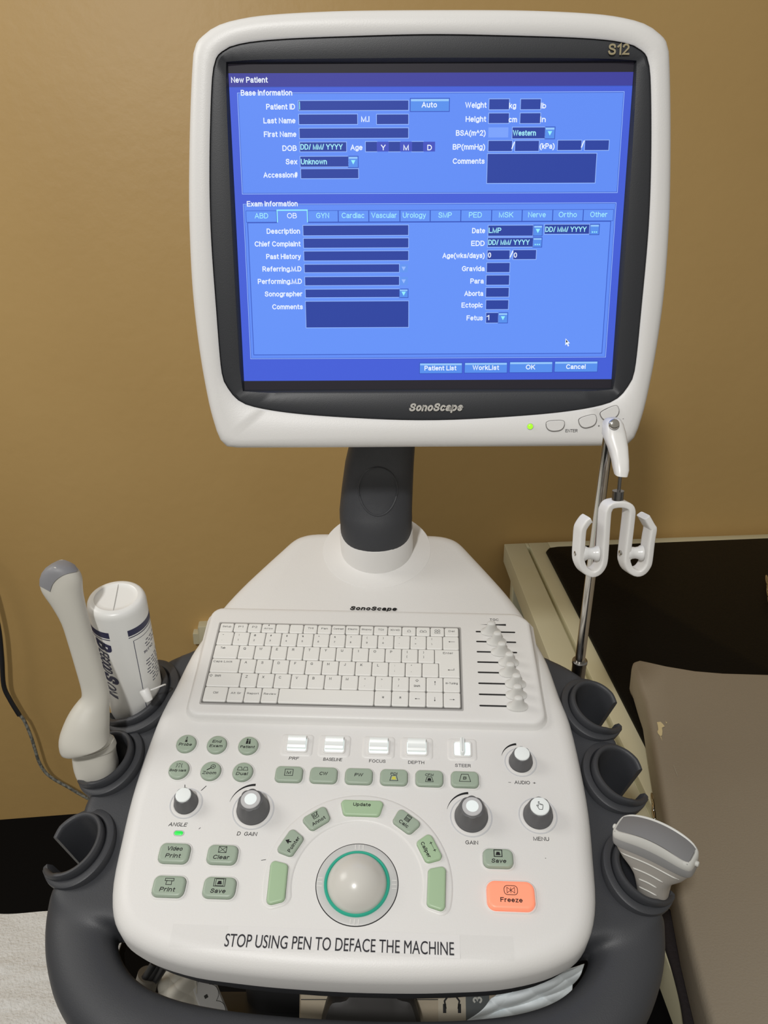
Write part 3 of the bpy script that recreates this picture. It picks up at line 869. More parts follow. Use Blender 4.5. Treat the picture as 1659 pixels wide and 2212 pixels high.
def outl(pts_list, wd=.35):
    def f(g, x0, x1, y0, y1):
        cx, cy = (x0 + x1) / 2, (y0 + y1) / 2
        for pl in pts_list:
            g.stroke(PM, [(cx + x, cy + y) for x, y in pl], wd, ZT, True)
    return f
def trap(x, y, s):
    return [(x + a * s, y + c * s) for a, c in ((-1, -.8), (1, -.8), (1, -.1), (.45, .8), (-.45, .8), (-1, -.1))]
row0 = [legw('Setup', 2.1, .62), legw('P1', 2.5, .34), legw('P2', 2.5, .36), chain(legw('Arrow', 2.1, .62, .55), arr(0, 1, 1.8, .5, .2)), None, None, legw('THI', 2.3, .40), legw('Pan', 2.3, .46),
        legw('Contrast', 2.1, .72), legw('Elasto', 2.1, .66), legw('Biopsy', 2.1, .70), legw('TDI', 2.3, .40), legw('3D/4D', 2.1, .68),
        outl([trap(0, 0, 1.6)]), outl([trap(-1.8, 0, 1.5), trap(1.8, 0, 1.5)]), outl([trap(-1.5, 1.6, 1.2), trap(1.5, 1.6, 1.2), trap(-1.5, -1.2, 1.2), trap(1.5, -1.2, 1.2)]), legw('Del', 2.2, .42)]
w0 = 15 * U / 17
for i, l in enumerate(row0):
    key(rect(X0 + i * w0, ROWV[1], X0 + (i + 1) * w0, ROWV[0]), l)
for i, (a, c) in enumerate(['~.', '!1', '@2', '#3', '$4', '%5', '^6', '&7', '*8', '(9', ')0', '_-', '+=', '|\\']):
    key(rect(X0 + i * U, ROWV[2], X0 + (i + 1) * U, ROWV[1]), leg((a, .33, .24, 2.2), (c, .33, .62, 2.2)))
key(rect(X0 + 14 * U, ROWV[2], X0 + 15 * U, ROWV[1]), arr(-1, 0, 6, .55, .42))
key(rect(X0, ROWV[3], X0 + 1.5 * U, ROWV[2]), leg(('Tab', .34, .24, 2.4)))
for i, c in enumerate('QWERTYUIOP'):
    key(rect(X0 + (1.5 + i) * U, ROWV[3], X0 + (2.5 + i) * U, ROWV[2]), leg((c, .36, .26, 2.9)))
for i, (a, c) in enumerate(['{[', '}]']):
    key(rect(X0 + (11.5 + i) * U, ROWV[3], X0 + (12.5 + i) * U, ROWV[2]), leg((a, .33, .24, 2.2), (c, .33, .58, 2.2)))
ex = [(X0 + 13.75 * U, ROWV[4]), (X0 + 15 * U, ROWV[4]), (X0 + 15 * U, ROWV[2]), (X0 + 13.5 * U, ROWV[2]), (X0 + 13.5 * U, ROWV[3]), (X0 + 13.75 * U, ROWV[3])]
def ent(g, x0, x1, y0, y1):
    g.text(PM, 'Enter', x0 + 13.5, y1 - 4.5, 2.4, 10, 'C', .005, 0, 0, ZT)
    x, y = x0 + 16.5, y0 + 9
    g.stroke(PM, [(x + 2.5, y + 1.8), (x + 2.5, y), (x - 2.4, y)], .4, ZT)
    g.poly([PM @ Vector((q[0], q[1], ZT)) for q in ((x - 3.8, y), (x - 2.2, y - .8), (x - 2.2, y + .8))])
key(ex, ent)
key(rect(X0, ROWV[4], X0 + 1.75 * U, ROWV[3]), legw('Caps Lock', 2.3, .66, .24, .40))
for i, c in enumerate('ASDFGHJKL'):
    key(rect(X0 + (1.75 + i) * U, ROWV[4], X0 + (2.75 + i) * U, ROWV[3]), leg((c, .36, .26, 2.9)))
for i, (a, c) in enumerate([':;', '",']):
    key(rect(X0 + (10.75 + i) * U, ROWV[4], X0 + (11.75 + i) * U, ROWV[3]), leg((a, .36, .24, 2.2), (c, .36, .60, 2.2)))
key(rect(X0 + 12.75 * U, ROWV[4], X0 + 13.75 * U, ROWV[3]))
def shiftmark(cx, cy, s=1.6):
    def f(g, x0, x1, y0, y1):
        x, y = x0 + cx * (x1 - x0), y1 - cy * (y1 - y0)
        g.stroke(PM, [(x + a * s, y + c * s) for a, c in ((-1, .1), (0, 1), (1, .1), (.4, .1), (.4, -.7), (-.4, -.7), (-.4, .1))], .32, ZT, True)
    return f
key(rect(X0, ROWV[5], X0 + 2 * U, ROWV[4]), chain(shiftmark(.09, .26), leg(('Shift', .30, .26, 2.4))))
for i, c in enumerate('ZXCVBNM'):
    key(rect(X0 + (2 + i) * U, ROWV[5], X0 + (3 + i) * U, ROWV[4]), leg((c, .33, .28, 2.9)))
for i, (a, c) in enumerate(['<,', '>.', '?/']):
    key(rect(X0 + (9 + i) * U, ROWV[5], X0 + (10 + i) * U, ROWV[4]), leg((a, .38, .24, 2.2), (c, .38, .66, 2.2)))
key(rect(X0 + 12 * U, ROWV[5], X0 + 13 * U, ROWV[4]), chain(shiftmark(.46, .28), leg(('Shift', .46, .64, 2.4))))
key(rect(X0 + 13 * U, ROWV[5], X0 + 14 * U, ROWV[4]), arr(0, 1, 4.5, .52, .42))
def tun(g, x0, x1, y0, y1):
    cy = y1 - .40 * (y1 - y0)
    for k in range(3):
        g.stroke(PM, [(x0 + 2.6 + k * .7, cy - .9), (x0 + 2.6 + k * .7, cy + .7)], .35, ZT)
    g.text(PM, '-Tuning', x0 + 9.3, cy, 2.2, 9.4, 'C', .008, 0, 0, ZT)
key(rect(X0 + 14 * U, ROWV[5], X0 + 15 * U, ROWV[4]), tun)
x = X0
for wk, l in ((1.4, leg(('Ctrl', .5, .42, 2.4))), (1, legw('Alt Gr', 2.2, .60)), (1, legw('Report', 2.2, .68)), (1, legw('Review', 2.2, .72)), (5.6, None)):
    key(rect(x, ROWV[6], x + wk * U, ROWV[5]), l)
    x += wk * U
def mir(rot):
    def f(g, x0, x1, y0, y1):
        cx, cy = (x0 + x1) / 2, (y0 + y1) / 2 + .8
        M = PM @ Matrix.Translation((cx, cy, 0)) @ (Matrix.Rotation(pi, 4, 'Z') if rot else Matrix()) @ Matrix.Diagonal((1 if rot else -1, 1, 1, 1))
        g.text(M, 'R', 0, 0, 2.4, None, 'C', .015, 0, 0, ZT)
    return f
for l in (mir(True), mir(False), arr(-1, 0, 4.5), arr(0, -1, 4.5), arr(1, 0, 4.5)):
    key(rect(x, ROWV[6], x + U, ROWV[5]), l)
    x += U

# ------------------------------------------------------------------ slide potentiometers
SLX = [156.6, 161.9, 165.6, 172.3, 172.2, 177.2, 177.1, 177.1]
SLV = [46.0, 33.0, 19.9, 7.0, -5.6, -18.7, -31.6, -44.5]
for sx_, sv in zip(SLX, SLV):
    b = MB()
    b.stack(PM, rrect(40.5, 1.7, .85, 4, (161.6, sv)), [(0, -.4), (0, .22)], False, True)
    slot = b.build('slider_slot', BLACKP, machine, 30)
    b = MB()
    prof = [(10.2, 6.0, .25), (10.2, 6.0, .8), (9.0, 5.4, 1.5), (7.4, 4.7, 3.0), (6.1, 4.0, 5.0), (5.0, 3.5, 7.5), (4.4, 3.2, 10.5), (4.2, 3.1, 13.0), (3.9, 2.9, 14.2), (3.0, 2.2, 14.9)]
    M = PT(sx_, sv)
    b.rings([[M @ Vector((p.x, p.y, z)) for p in ring((0, 0, 0), Vector((1, 0, 0)), Vector((0, 1, 0)), a, c, 2.3, 28)] for a, c, z in prof], False, True)
    b.build('slider_knob', mat('slider_plastic', (.70, .695, .67), .4), machine, 50)
b = MB()
b.text(PM, 'TGC', 161.2, 62.6, 3.0, 9.2, 'C', .01, 0, 0, .08)
b.build('panel_legend', BLACK, bpy.data.objects['keyboard_platform'], flat=True)
b = MB()
b.poly([P(146, 55.6, .08), P(173, 54.6, .08), P(173, 57.0, .08)])
b.build('dial_mark', BLACK, bpy.data.objects['keyboard_platform'], flat=True)
LT = lambda w=-7.9: w
# printed words of the lower panel
HOUSING = bpy.data.objects['console_housing']
def word(t, u, v, wid, h=3.1, sh=.0, bold=.010):
    w_ = MB()
    w_.text(PM, t, u, v, h, wid, 'C', bold, sh, 0, -7.92)
    w_.build('panel_legend', BLACK, HOUSING, flat=True)
word('PRF', -29.3, -101.3, 9.0, 3.1, .1)
word('BASELINE', 6.3, -101.3, 17.2, 3.1, .1)
word('FOCUS', 47.0, -101.7, 15)
word('DEPTH', 82.3, -101.9, 14.6)
word('STEER', 124.5, -103.7, 14.2)
word('ANGLE', -121, -168.1, 15.8, 3.5, .2)
word('D  GAIN', -60.2, -174.4, 17, 3.5, .15)
word('GAIN', 129.9, -175.6, 10.6, 3.4)
word('AUDIO', 176.5, -118.8, 13.6, 3.3)
word('+', 187.2, -118.9, 2.6, 2.8)
word('-', 165.4, -118.8, 2.3, 2.8)
word('MENU', 188.2, -170.4, 13, 3.4)
# sweep marks beside the rotary knobs
def swoosh(u, v, r, a0, a1):
    b = MB()
    o, i_ = [], []
    for k in range(17):
        t = k / 16
        a = R(a0 + (a1 - a0) * t)
        wdt = .15 + 2.1 * t
        o.append((u + (r + wdt / 2) * cos(a), v + (r + wdt / 2) * sin(a)))
        i_.append((u + (r - wdt / 2) * cos(a), v + (r - wdt / 2) * sin(a)))
    for k in range(16):
        b.poly([P(*q, -7.92) for q in (i_[k], o[k], o[k + 1], i_[k + 1])])
    b.build('dial_mark', BLACK, HOUSING, flat=True)
swoosh(-59.8, -149.8, 20.9, 169, 91)
swoosh(129.5, -151, 20.4, 167, 93)
swoosh(175.5, -96, 15.9, 167, 95)
for tk in ([(-123.5, -131), (-122.3, -136)], [(-104.2, -131.5), (-107.6, -135.8)]):
    b = MB()
    b.stroke(PM, tk, .6, -7.92)
    b.build('dial_mark', BLACK, HOUSING, flat=True)
for (q0, q1) in (((-94.3, -114.5), (-93.9, -114.2)), ((-102.2, -171.4), (-101.2, -170.4)), ((-44.5, -196.8), (-41, -196.2)), ((60, -146), (60.3, -145.9)), ((190, -187), (190.3, -187))):
    b = MB()
    b.stroke(PM, [q0, q1], .45, -7.92)
    b.build('pen_mark', BLACK, HOUSING, flat=True)
b = MB()
b.text(PM, 'SonoScape', 34, 80.9, 5.4, 50, 'C', .036, .3, 0, -7.0)
b.build('maker_lettering', BLACK, bpy.data.objects['console_housing'], flat=True)
# ------------------------------------------------------------------ buttons of the control panel
def button(name, M, outline, m, legend=None, h=3.6, rimw=1.5, rnd=1.2):
    b = MB()
    b.stack(M, outline, [(-rimw - .8, -.2), (-rimw - .2, .35), (-rimw + .2, .7), (-.5, .75), (-.45, .1)], False, False, 1)
    b.stack(M, outline, [(-.1, -.2), (-.1, h - rnd), (rnd * .25, h - rnd * .4), (rnd * .7, h - rnd * .08), (rnd * 1.5, h)], False, True, 0)
    o = b.build(name, [m, WHITE], machine, 35)
    if legend:
        g = MB()
        legend(g, M, h + .06)
        g.build('button_legend', [BLACK, mat('icon_yellow', (.65, .62, .08), .5)], o, flat=True)
    return o
def bt_text(*items):
    def f(g, M, z):
        for t, x, y, h, w in items:
            g.text(M, t, x, y, h, w, 'C', .018, .18, 0, z)
    return f
def both(*fs):
    def f(g, M, z):
        for q in fs: q(g, M, z)
    return f
def lines(*pls, wd=.5, closed=False):
    def f(g, M, z):
        for pl in pls: g.stroke(M, pl, wd, z, closed)
    return f
def solid(*pls, mi=0, dz=0):
    def f(g, M, z):
        for pl in pls: g.poly([M @ Vector((x, y, z + dz)) for x, y in pl], mi)
    return f
WP = -8.0
tz = lambda x, y, s: [(x + a * s, y + c * s) for a, c in ((-1, -.7), (1, -.7), (.6, .7), (-.6, .7))]
rounds = [
 ('Probe', -131, -90.4, both(bt_text(('Probe', 0, -1.6, 3.0, 12)), lines([(-.9, 1), (.9, 1), (.2, 6.2), (-.2, 6.2), (-.9, 1)], wd=.4), solid([(-.9, 1), (.9, 1), (.6, 3), (-.6, 3)]))),
 ('End Exam', -102.3, -90.6, bt_text(('End', 0, 2.6, 2.9, 8.2), ('Exam', 0, -2.1, 2.9, 12))),
 ('Patient', -73, -90.6, both(bt_text(('Patient', 0, -2.2, 2.8, 13.4)), solid(circ(.9, 10, (-1.1, 5.4)), circ(.75, 10, (1.1, 5.0)), [(-2.3, .8), (-.3, .8), (-.2, 4.4), (-2, 4.4)], [(.2, .8), (2, .8), (1.9, 4), (.4, 4)]))),
 ('Body Mark', -131.8, -117.2, both(bt_text(('Body Mark', 0, -1.5, 2.5, 15)), lines([(-2.6, 1.4), (-1.9, 3.2), (-2.4, 5.2)], [(2.6, 1.4), (1.9, 3.2), (2.4, 5.2)], [(-1, 4.6), (0, 5.4), (1, 4.6)], [(0, 1.4), (0, 3.2)], wd=.45))),
 ('Zoom', -102.6, -117.6, both(bt_text(('Zoom', -.4, -2.6, 3.0, 12.6)), lines(circ(2.0, 16, (1.8, 3.6)), wd=.5, closed=True), lines([(.2, 2.4), (-3, .2)], wd=.9), lines([(.8, 3.6), (2.8, 3.6)], [(1.8, 2.6), (1.8, 4.6)], wd=.4))),
 ('Dual', -73.5, -117.6, both(bt_text(('Dual', 0, -2.5, 3.0, 10.4)), lines(tz(-2.7, 2.4, 2.2), tz(2.5, 2.4, 2.2), wd=.45, closed=True))),
]
for nm, u, v, l in rounds:
    button('function_button', PT(u, v, WP), circ(9.0, 32), BTN, l, 3.4)
recs = lambda w, h: rrect(w, h, 4.2, 5)
modes = [
 ('M', both(bt_text(('M', 0, .9, 3.1, 3.8)), lines([(-3.6, -2.2), (3.6, -2.2), (3.6, 4), (-3.6, 4)], wd=.5, closed=True))),
 ('CW', bt_text(('CW', 0, .8, 3.2, 7.2))), ('PW', bt_text(('PW', 0, .6, 3.2, 7.4))),
 ('PDI', both(bt_text(('PDI', 0, 2.6, 2.5, 6)), lines(tz(0, -1.6, 3.6), wd=.5, closed=True), solid(tz(0, -1.6, 2.1), mi=1))),
 ('CFM', both(bt_text(('CFM', 0, 2.6, 2.5, 7.4)), lines(tz(0, -1.8, 3.4), wd=.5, closed=True), solid(tz(0, -2.0, 1.9)))),
 ('B', both(bt_text(('B', 0, .4, 3.0, 3)), lines(tz(0, .6, 5), wd=.5, closed=True)))]
for (nm, l), u in zip(modes, (-31.5, -.3, 31.3, 62.7, 94.2, 125.7)):
    button('mode_button', PT(u, -118.6, WP), recs(24.2, 15), BTN, l, 3.6)
fr = lambda x, y, w, h: [(x - w / 2, y - h / 2), (x + w / 2, y - h / 2), (x + w / 2, y + h / 2), (x - w / 2, y + h / 2)]
film = both(lines(fr(0, 3.4, 9, 6.2), wd=.5, closed=True), lines(fr(0, 3.4, 6.2, 5.4), wd=.4, closed=True), solid(tz(0, 3.2, 2.0)))
acts = [
 (-117.9, -194.3, 25.4, 16.6, bt_text(('Video', .4, 3.1, 3.5, 13), ('Print', .2, -2.9, 3.5, 12.6)), BTN),
 (-77.5, -194.1, 25, 16, both(bt_text(('Clear', 0, -3.0, 3.5, 13.4)), lines(fr(0, 3.4, 6.4, 5), wd=.5, closed=True), lines([(-3.2, .9), (3.2, 5.9)], [(-3.2, 5.9), (3.2, .9)], wd=.4)), BTN),
 (-115.9, -221.7, 26, 16.6, both(bt_text(('Print', 0, -3.2, 3.5, 12.4)), lines(fr(0, 4.6, 7, 2), wd=.5, closed=True), lines([(-2, 3.8), (-2.4, .6), (2.2, .6), (2, 3.8)], wd=.5)), BTN),
 (-74.8, -221.3, 26, 16.6, both(bt_text(('Save', 0, -3.4, 3.5, 12.2)), film), BTN),
 (150.9, -189.4, 24.4, 15.6, both(bt_text(('Save', .4, -2.9, 3.5, 12)), lines(fr(0, 3.4, 6.4, 5.6), wd=.7, closed=True), solid(tz(0, 3.2, 2.0))), BTN)]
for u, v, w, h, l, m in acts:
    button('action_button', PT(u, v, WP), rrect(w, h, 5, 5), m, l, 4.0, rnd=1.6)
bow = both(lines(rrect(10.6, 7.2, 2.6, 4, (0, 3.4)), wd=.5, closed=True), lines([(-3, 1.2), (-3, 5.6), (3, 1.2), (3, 5.6), (-3, 1.2)], [(0, 1.4), (0, 5.4)], wd=.45),
           lambda g, M, z: g.text(M, 'Freeze', 0, -4.2, 3.7, 17.4, 'C', .02, 0, 0, z))
fz = button('freeze_button', PT(159.2, -219.6, WP), rrect(37.5, 22.5, 6.5, 6), mat('orange_backlit_button', (.75, .32, .22), .38, emit=(1.0, .20, .075), strength=.48), bow, 4.6, rnd=2.0)
fz['label'] = 'orange backlit Freeze button'

# ring of buttons around the trackball
TB = (36, -213.4)
def sector(R0, th, arc, rad, rnd):
    return [((R0 + y) * cos(th - x / R0), (R0 + y) * sin(th - x / R0)) for x, y in rrect(arc, rad, rnd, 6)]
b = MB()
LA = R(217) * 65.2
fl_ = rrect(LA, 23, 8, 6)
den = []
for p, q in zip(fl_, fl_[1:] + fl_[:1]):
    nseg = max(1, int(abs(q[0] - p[0]) / 4))
    den += [(p[0] + (q[0] - p[0]) * k / nseg, p[1] + (q[1] - p[1]) * k / nseg) for k in range(nseg)]
band = [((65.2 + y) * cos(pi / 2 - x / 65.2), (65.2 + y) * sin(pi / 2 - x / 65.2)) for x, y in den]
b.stack(PT(*TB, WP), band, [(-1.2, -.3), (-.3, .5), (.4, .9), (1.2, 1.0)], False, True)
b.build('button_surround', WHITE, machine, 30)
def rotm(th):
    return Matrix.Rotation(th, 4, 'Z')
def arcbtn(th, arc, legend, m, base=PT(*TB, WP + 1.0)):
    o2 = sector(65.5, th, arc, 14.5, 3.6)
    c = (65.5 * cos(th), 65.5 * sin(th))
    lg = None
    if legend:
        rot = th - pi / 2
        def lg(g, M, z):
            legend(g, M @ Matrix.Translation((c[0], c[1], 0)) @ Matrix.Rotation(rot, 4, 'Z'), z)
    return button('arc_button', base, o2, m, lg, 3.2, .9)
notep = both(lines(fr(-.2, 2.4, 4.6, 4.8), wd=.45, closed=True), lines([(-1.6, 1.2), (-1.6, 3.8)], [(-.4, 1.2), (-.4, 3.8)], wd=.6), lines([(.4, 1.4), (3, 5)], wd=.6))
calc = both(lines(fr(0, 2.8, 4.4, 5.4), wd=.5, closed=True), lines([(-1.4, .9), (-1.4, 3.2)], [(-.4, .9), (-.4, 3.2)], [(.6, .9), (.6, 3.2)], [(1.5, .9), (1.5, 3.2)], [(-1.6, 4.6), (1.6, 4.6)], wd=.55))
ptr = solid([(-.5, 4.8), (-2.2, .6), (-.7, 1.2), (.4, -.6), (1.3, -.2), (.4, 1.6), (1.9, 2.2)])
cali = both(lines([(-4.4, 3.2), (-2.4, 3.2)], [(-3.4, 2.2), (-3.4, 4.2)], [(2.4, 3.2), (4.4, 3.2)], [(3.4, 2.2), (3.4, 4.2)], wd=.5), lines(*[[(q, 3.2), (q + .4, 3.2)] for q in (-1.9, -.9, .1, 1.1)], wd=.35))
tx = lambda t, y, w: (lambda g, M, z: g.text(M, t, 0, y, 3.1, w, 'C', .018, 0, 0, z))
arcbtn(R(182), 33, None, BTNLIT)
arcbtn(R(152), 21, both(tx('Pointer', -3.4, 14.6), ptr), BTN)
arcbtn(R(125.5), 21, both(tx('Annot', -3.4, 12.6), notep), BTN)
arcbtn(R(90), 34.5, tx('Update', 1.2, 15.2), BTNLIT)
arcbtn(R(54), 21, both(tx('Calc', -3.2, 9.4), calc), BTN)
arcbtn(R(27), 22, both(tx('Caliper', -3.2, 14.4), cali), BTNLIT)
arcbtn(R(-2), 33, None, BTNLIT)

# trackball
b = MB()
M = PT(*TB, WP)
b.lathe(M, [(33.6, -.2), (33.6, .16), (33.0, .18), (32.9, .1)], 72, False, False, 1)
b.lathe(M, [(32.9, -.1), (32.9, .5), (32.2, .8), (27.2, 1.1), (26.6, .9)], 72, False, False, 0)
for a in (90, 180, 0, 270):
    for d in (-3.2, 0, 3.2):
        c, s = cos(R(a)), sin(R(a))
        b.stroke(M, [(28.6 * c - d * s, 28.6 * s + d * c), (31.6 * c - d * s, 31.6 * s + d * c)], .9, 1.15, False, 2)
b.build('trackball_ring', [mat('ring_grey', (.60, .60, .59), .4), BLACK, mat('ring_mark', (.74, .73, .71), .4)], machine, 30)
b = MB()
b.lathe(M, [(26.8, .3), (26.7, 1.8), (25.9, 2.6), (24.7, 2.4), (24.0, 1.0)], 64, False, False)
b.build('trackball_seal', mat('teal_ring', (.025, .36, .25), .35, emit=(.02, .42, .27), strength=.12), machine, 50)
b = MB()
b.lathe(PT(*TB, -13.5), [(25.2 * cos(R(a)), 25.2 * sin(R(a))) for a in range(-60, 90, 5)] + [(.3, 25.2)], 64, True, True)
b.build('trackball', mat('ball_ivory', (.66, .645, .60), .24), machine, 60)

# rotary knobs
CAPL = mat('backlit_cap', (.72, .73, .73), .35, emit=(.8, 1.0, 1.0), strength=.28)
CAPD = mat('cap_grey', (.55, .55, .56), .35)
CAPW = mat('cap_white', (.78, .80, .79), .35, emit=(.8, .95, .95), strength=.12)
def knob(u, v, r, h, style):
    M = PT(u, v, WP)
    b = MB()
    b.lathe(M, [(r + 4.2, -.1), (r + 4.0, .45), (r + 3.2, .5), (r + 3.0, .25)], 48, False, False, 1)
    b.lathe(M, [(r + 3.0, .2), (r + 1.2, .55), (r + .4, .5)], 48, False, False, 2)
    n = 48
    def fac(rr, amt):
        return [(rr * (1 - amt * (1 - abs(cos(4 * (2 * pi * k / n))))) * cos(2 * pi * k / n), rr * (1 - amt * (1 - abs(cos(4 * (2 * pi * k / n))))) * sin(2 * pi * k / n)) for k in range(n)]
    prof = [(r, 0, 0), (r, 2.4, 0), (r * .975, 3.2, 0), (r * .95, 3.6, 0.0), (r * .90, h * .50, .01), (r * .84, h * .72, .05), (r * .78, h * .9, .09), (r * .74, h, .09), (r * .62, h + .5, 0)]
    b.rings([[M @ Vector((x, y, z)) for x, y in fac(rr, am)] for rr, z, am in prof], False, True, 0)
    ko = b.build('rotary_knob', [KNOB, mat('knob_well', (.62, .63, .65), .5), WHITE], machine, 32)
    b = MB()
    rc = r * .60
    if style == 'ring':
        b.lathe(M, [(rc, h), (rc, h + 1.0), (rc * .95, h + 1.5), (rc * .62, h + 1.6)], 40, False, False, 1)
        b.lathe(M, [(rc * .62, h + 1.6), (rc * .3, h + 1.75)], 40, False, True, 0)
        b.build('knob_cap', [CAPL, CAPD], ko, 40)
    else:
        b.lathe(M, [(rc * 1.08, h), (rc * 1.08, h + 1.0), (rc * 1.02, h + 1.6), (rc * .9, h + 1.8)], 40, False, True, 0)
        if style == 'hand':
            hd = [(-.9, -3.6), (1.9, -3.6), (2.6, -.8), (2.6, .9), (2.0, 1.2), (1.6, .6), (1.5, 1.4), (.8, 1.4), (.6, .8), (.5, 1.7), (-.2, 1.7), (-.35, 1.0), (-.4, 3.7), (-1.2, 3.7), (-1.3, -.6), (-2.3, .6), (-2.9, .1), (-1.7, -1.9)]
            b.stroke(M, [(x * .95, y * .95) for x, y in hd], .45, h + 1.9, True, 1)
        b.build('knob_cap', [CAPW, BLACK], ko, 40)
knob(-118.4, -148.5, 10.4, 13.5, 'plain')
knob(-58.5, -152.6, 14.2, 17, 'ring')
knob(130.2, -152.8, 14.2, 17, 'ring')
knob(176.7, -98.6, 10.6, 13.5, 'plain')
knob(187.4, -149.6, 12.6, 15, 'hand')
b = MB()
b.stack(PT(-118.7, -175.9, WP), rrect(8.2, 4.2, 2.1, 5), [(-.6, -.1), (-.5, .4), (0, .4)], False, False, 1)
b.stack(PT(-118.7, -175.9, WP), rrect(7.4, 3.4, 1.7, 5), [(0, 0), (0, .6), (.6, 1.0)], False, True, 0)
b.build('indicator_light', [mat('green_led', (.03, .4, .08), .3, emit=(.02, .75, .06), strength=.7), PALEG], machine)

# lit rocker switches
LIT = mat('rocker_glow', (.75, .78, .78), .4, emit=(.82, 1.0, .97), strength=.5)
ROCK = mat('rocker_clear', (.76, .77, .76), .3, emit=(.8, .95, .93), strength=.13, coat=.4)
for u in (-28.1, 6.6, 47.5, 82.5, 124.2):
    M = PT(u, -87.6, WP)
    steer = u > 120
    wd = 18 if steer else 21
    b = MB()
    b.stack(M, rrect(wd + 8, 22, 3, 4), [(-.8, -.2), (0, .5), (.8, .8), (2.2, .9)], False, True, 0)
    b.stack(M, rrect(wd, 17, 3, 4), [(0, .9), (.3, 1.9), (1.0, 2.2), (1.6, 1.9), (1.8, 1.2)], False, False, 0)
    b.stack(M, rrect(wd - 3.4, 13.6, 2, 4), [(0, .5), (0, 1.4)], False, True, 1)
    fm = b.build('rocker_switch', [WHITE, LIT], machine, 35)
    b = MB()
    if steer:
        b.stack(M, rrect(4.4, 17, 2.2, 5, (0, 1.4)), [(0, 1.4), (0, 5.5), (.5, 6.6), (1.3, 7)], False, True)
    else:
        for k in range(1):
            prof = [(-4.6, 1.4), (-4.2, 3.6), (-2.2, 4.6), (0, 4.0), (2.4, 4.4), (5.2, 6.6), (6.8, 6.2), (7.2, 1.4)]
            w2 = (wd - 4.4) / 2
            b.rings([[M @ Vector((x, y, z)) for y, z in prof] for x in (-w2, -w2 + .01, w2 - .01, w2)], True, True, 0, False)
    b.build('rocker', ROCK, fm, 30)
# ------------------------------------------------------------------ machine front below the console: connector panel and tray
TRY = .60
b = MB()
b.box((-.25, .50, TRY - .02), (.24, .69, TRY), 0, .008)
b.build('accessory_tray', BLACKP, machine)
TANP = mat('beige_panel', (.40, .34, .25), .5, bump=(300, .1, 2))
b = MB()
F = Matrix.Translation((.02, .595, .69)) @ Matrix.Rotation(R(62), 4, 'X') @ Matrix.Diagonal((.001, .001, .001, 1))
b.stack(F, rrect(240, 150, 24, 6, (20, 0)), [(0, -60), (0, -4), (1.5, -1), (4, 0)], True, True, 0)
b.stroke(F, [(76, -75), (76, 75)], 2.2, .3, False, 1)
b.stroke(F, [(-98, 2), (74, 2)], .8, .3, False, 1)
b.build('connector_panel', [TANP, BLACKP], machine, 40)
b = MB()
kn = [(-40, -26), (40, -26), (40, 10), (26, 17), (16, 26), (-14, 26), (-24, 16), (-40, 10)]
b.stack(F @ Matrix.Translation((-32, -2, 0)), [(p.x, p.y) for p in smooth_path(kn, 4, True)], [(0, -.5), (0, 22), (3, 27), (7, 28)], False, True)
b.build('probe_connector', mat('connector_black', (.025, .023, .022), .5), machine, 40)
b = MB()
b.stack(F, rrect(26, 60, 1, 2, (44, -14)), [(0, 0), (0, .5)], False, True, 1)
b.stroke(F, [(-6 + 44, -5), (-7 + 44, 1), (-3 + 44, 6), (3 + 44, 6), (7 + 44, 1), (6 + 44, -5)], 1.6, .8, False, 2)
b.stroke(F, [(37, -8), (37, -3)], 3, .8, False, 2)
b.stroke(F, [(51, -8), (51, -3)], 3, .8, False, 2)
b.stack(F, rrect(22, 62, 1, 2, (69 - 1, -14)), [(0, 0), (0, 1.2)], False, True, 3)
b.text(F, '3C', 68, 6, 9, None, 'C', .02, 0, R(90), 1.4, 4)
b.build('connector_label', [TANP, mat('label_tan', (.46, .41, .32), .6), BLACK, mat('label_slate', (.09, .10, .10), .5), mat('label_pale', (.5, .5, .46), .5)], machine, 30)

def crumple(name, gridf, nx, ny, m, amp, seed, thick=.0006, solid_=True):
    rnd = random.Random(seed)
    ph = [(rnd.uniform(14, 42), rnd.uniform(-1, 1), rnd.uniform(-1, 1), rnd.uniform(0, 6)) for _ in range(5)]
    def n_(u, v):
        s_ = 0
        for f, a, c, p in ph:
            s_ += abs(math.sin((a * u + c * v) * f * .22 + p)) - .5
        return s_ / 2.6
    rows = []
    for j in range(ny + 1):
        row = []
        for i in range(nx + 1):
            u, v = i / nx, j / ny
            p, nn = gridf(u, v)
            row.append(Vector(p) + Vector(nn) * amp * n_(u, v))
        rows.append(row)
    b = MB()
    b.rings(rows, False, False, 0, False)
    o = b.build(name, m, None, 50)
    md = o.modifiers.new('thickness', 'SOLIDIFY')
    md.thickness = thick
    return o
def sheet(p00, p10, p01, p11, nrm, sag=0.0):
    A, B_, C_, D = [Vector(p) for p in (p00, p10, p01, p11)]
    def f(u, v):
        p = A * (1 - u) * (1 - v) + B_ * u * (1 - v) + C_ * (1 - u) * v + D * u * v
        return p + Vector(nrm) * sag * sin(pi * u) * sin(pi * v), nrm
    return f
def at(px, py, z):
    return at_height(px, py, z)
T0 = TRY
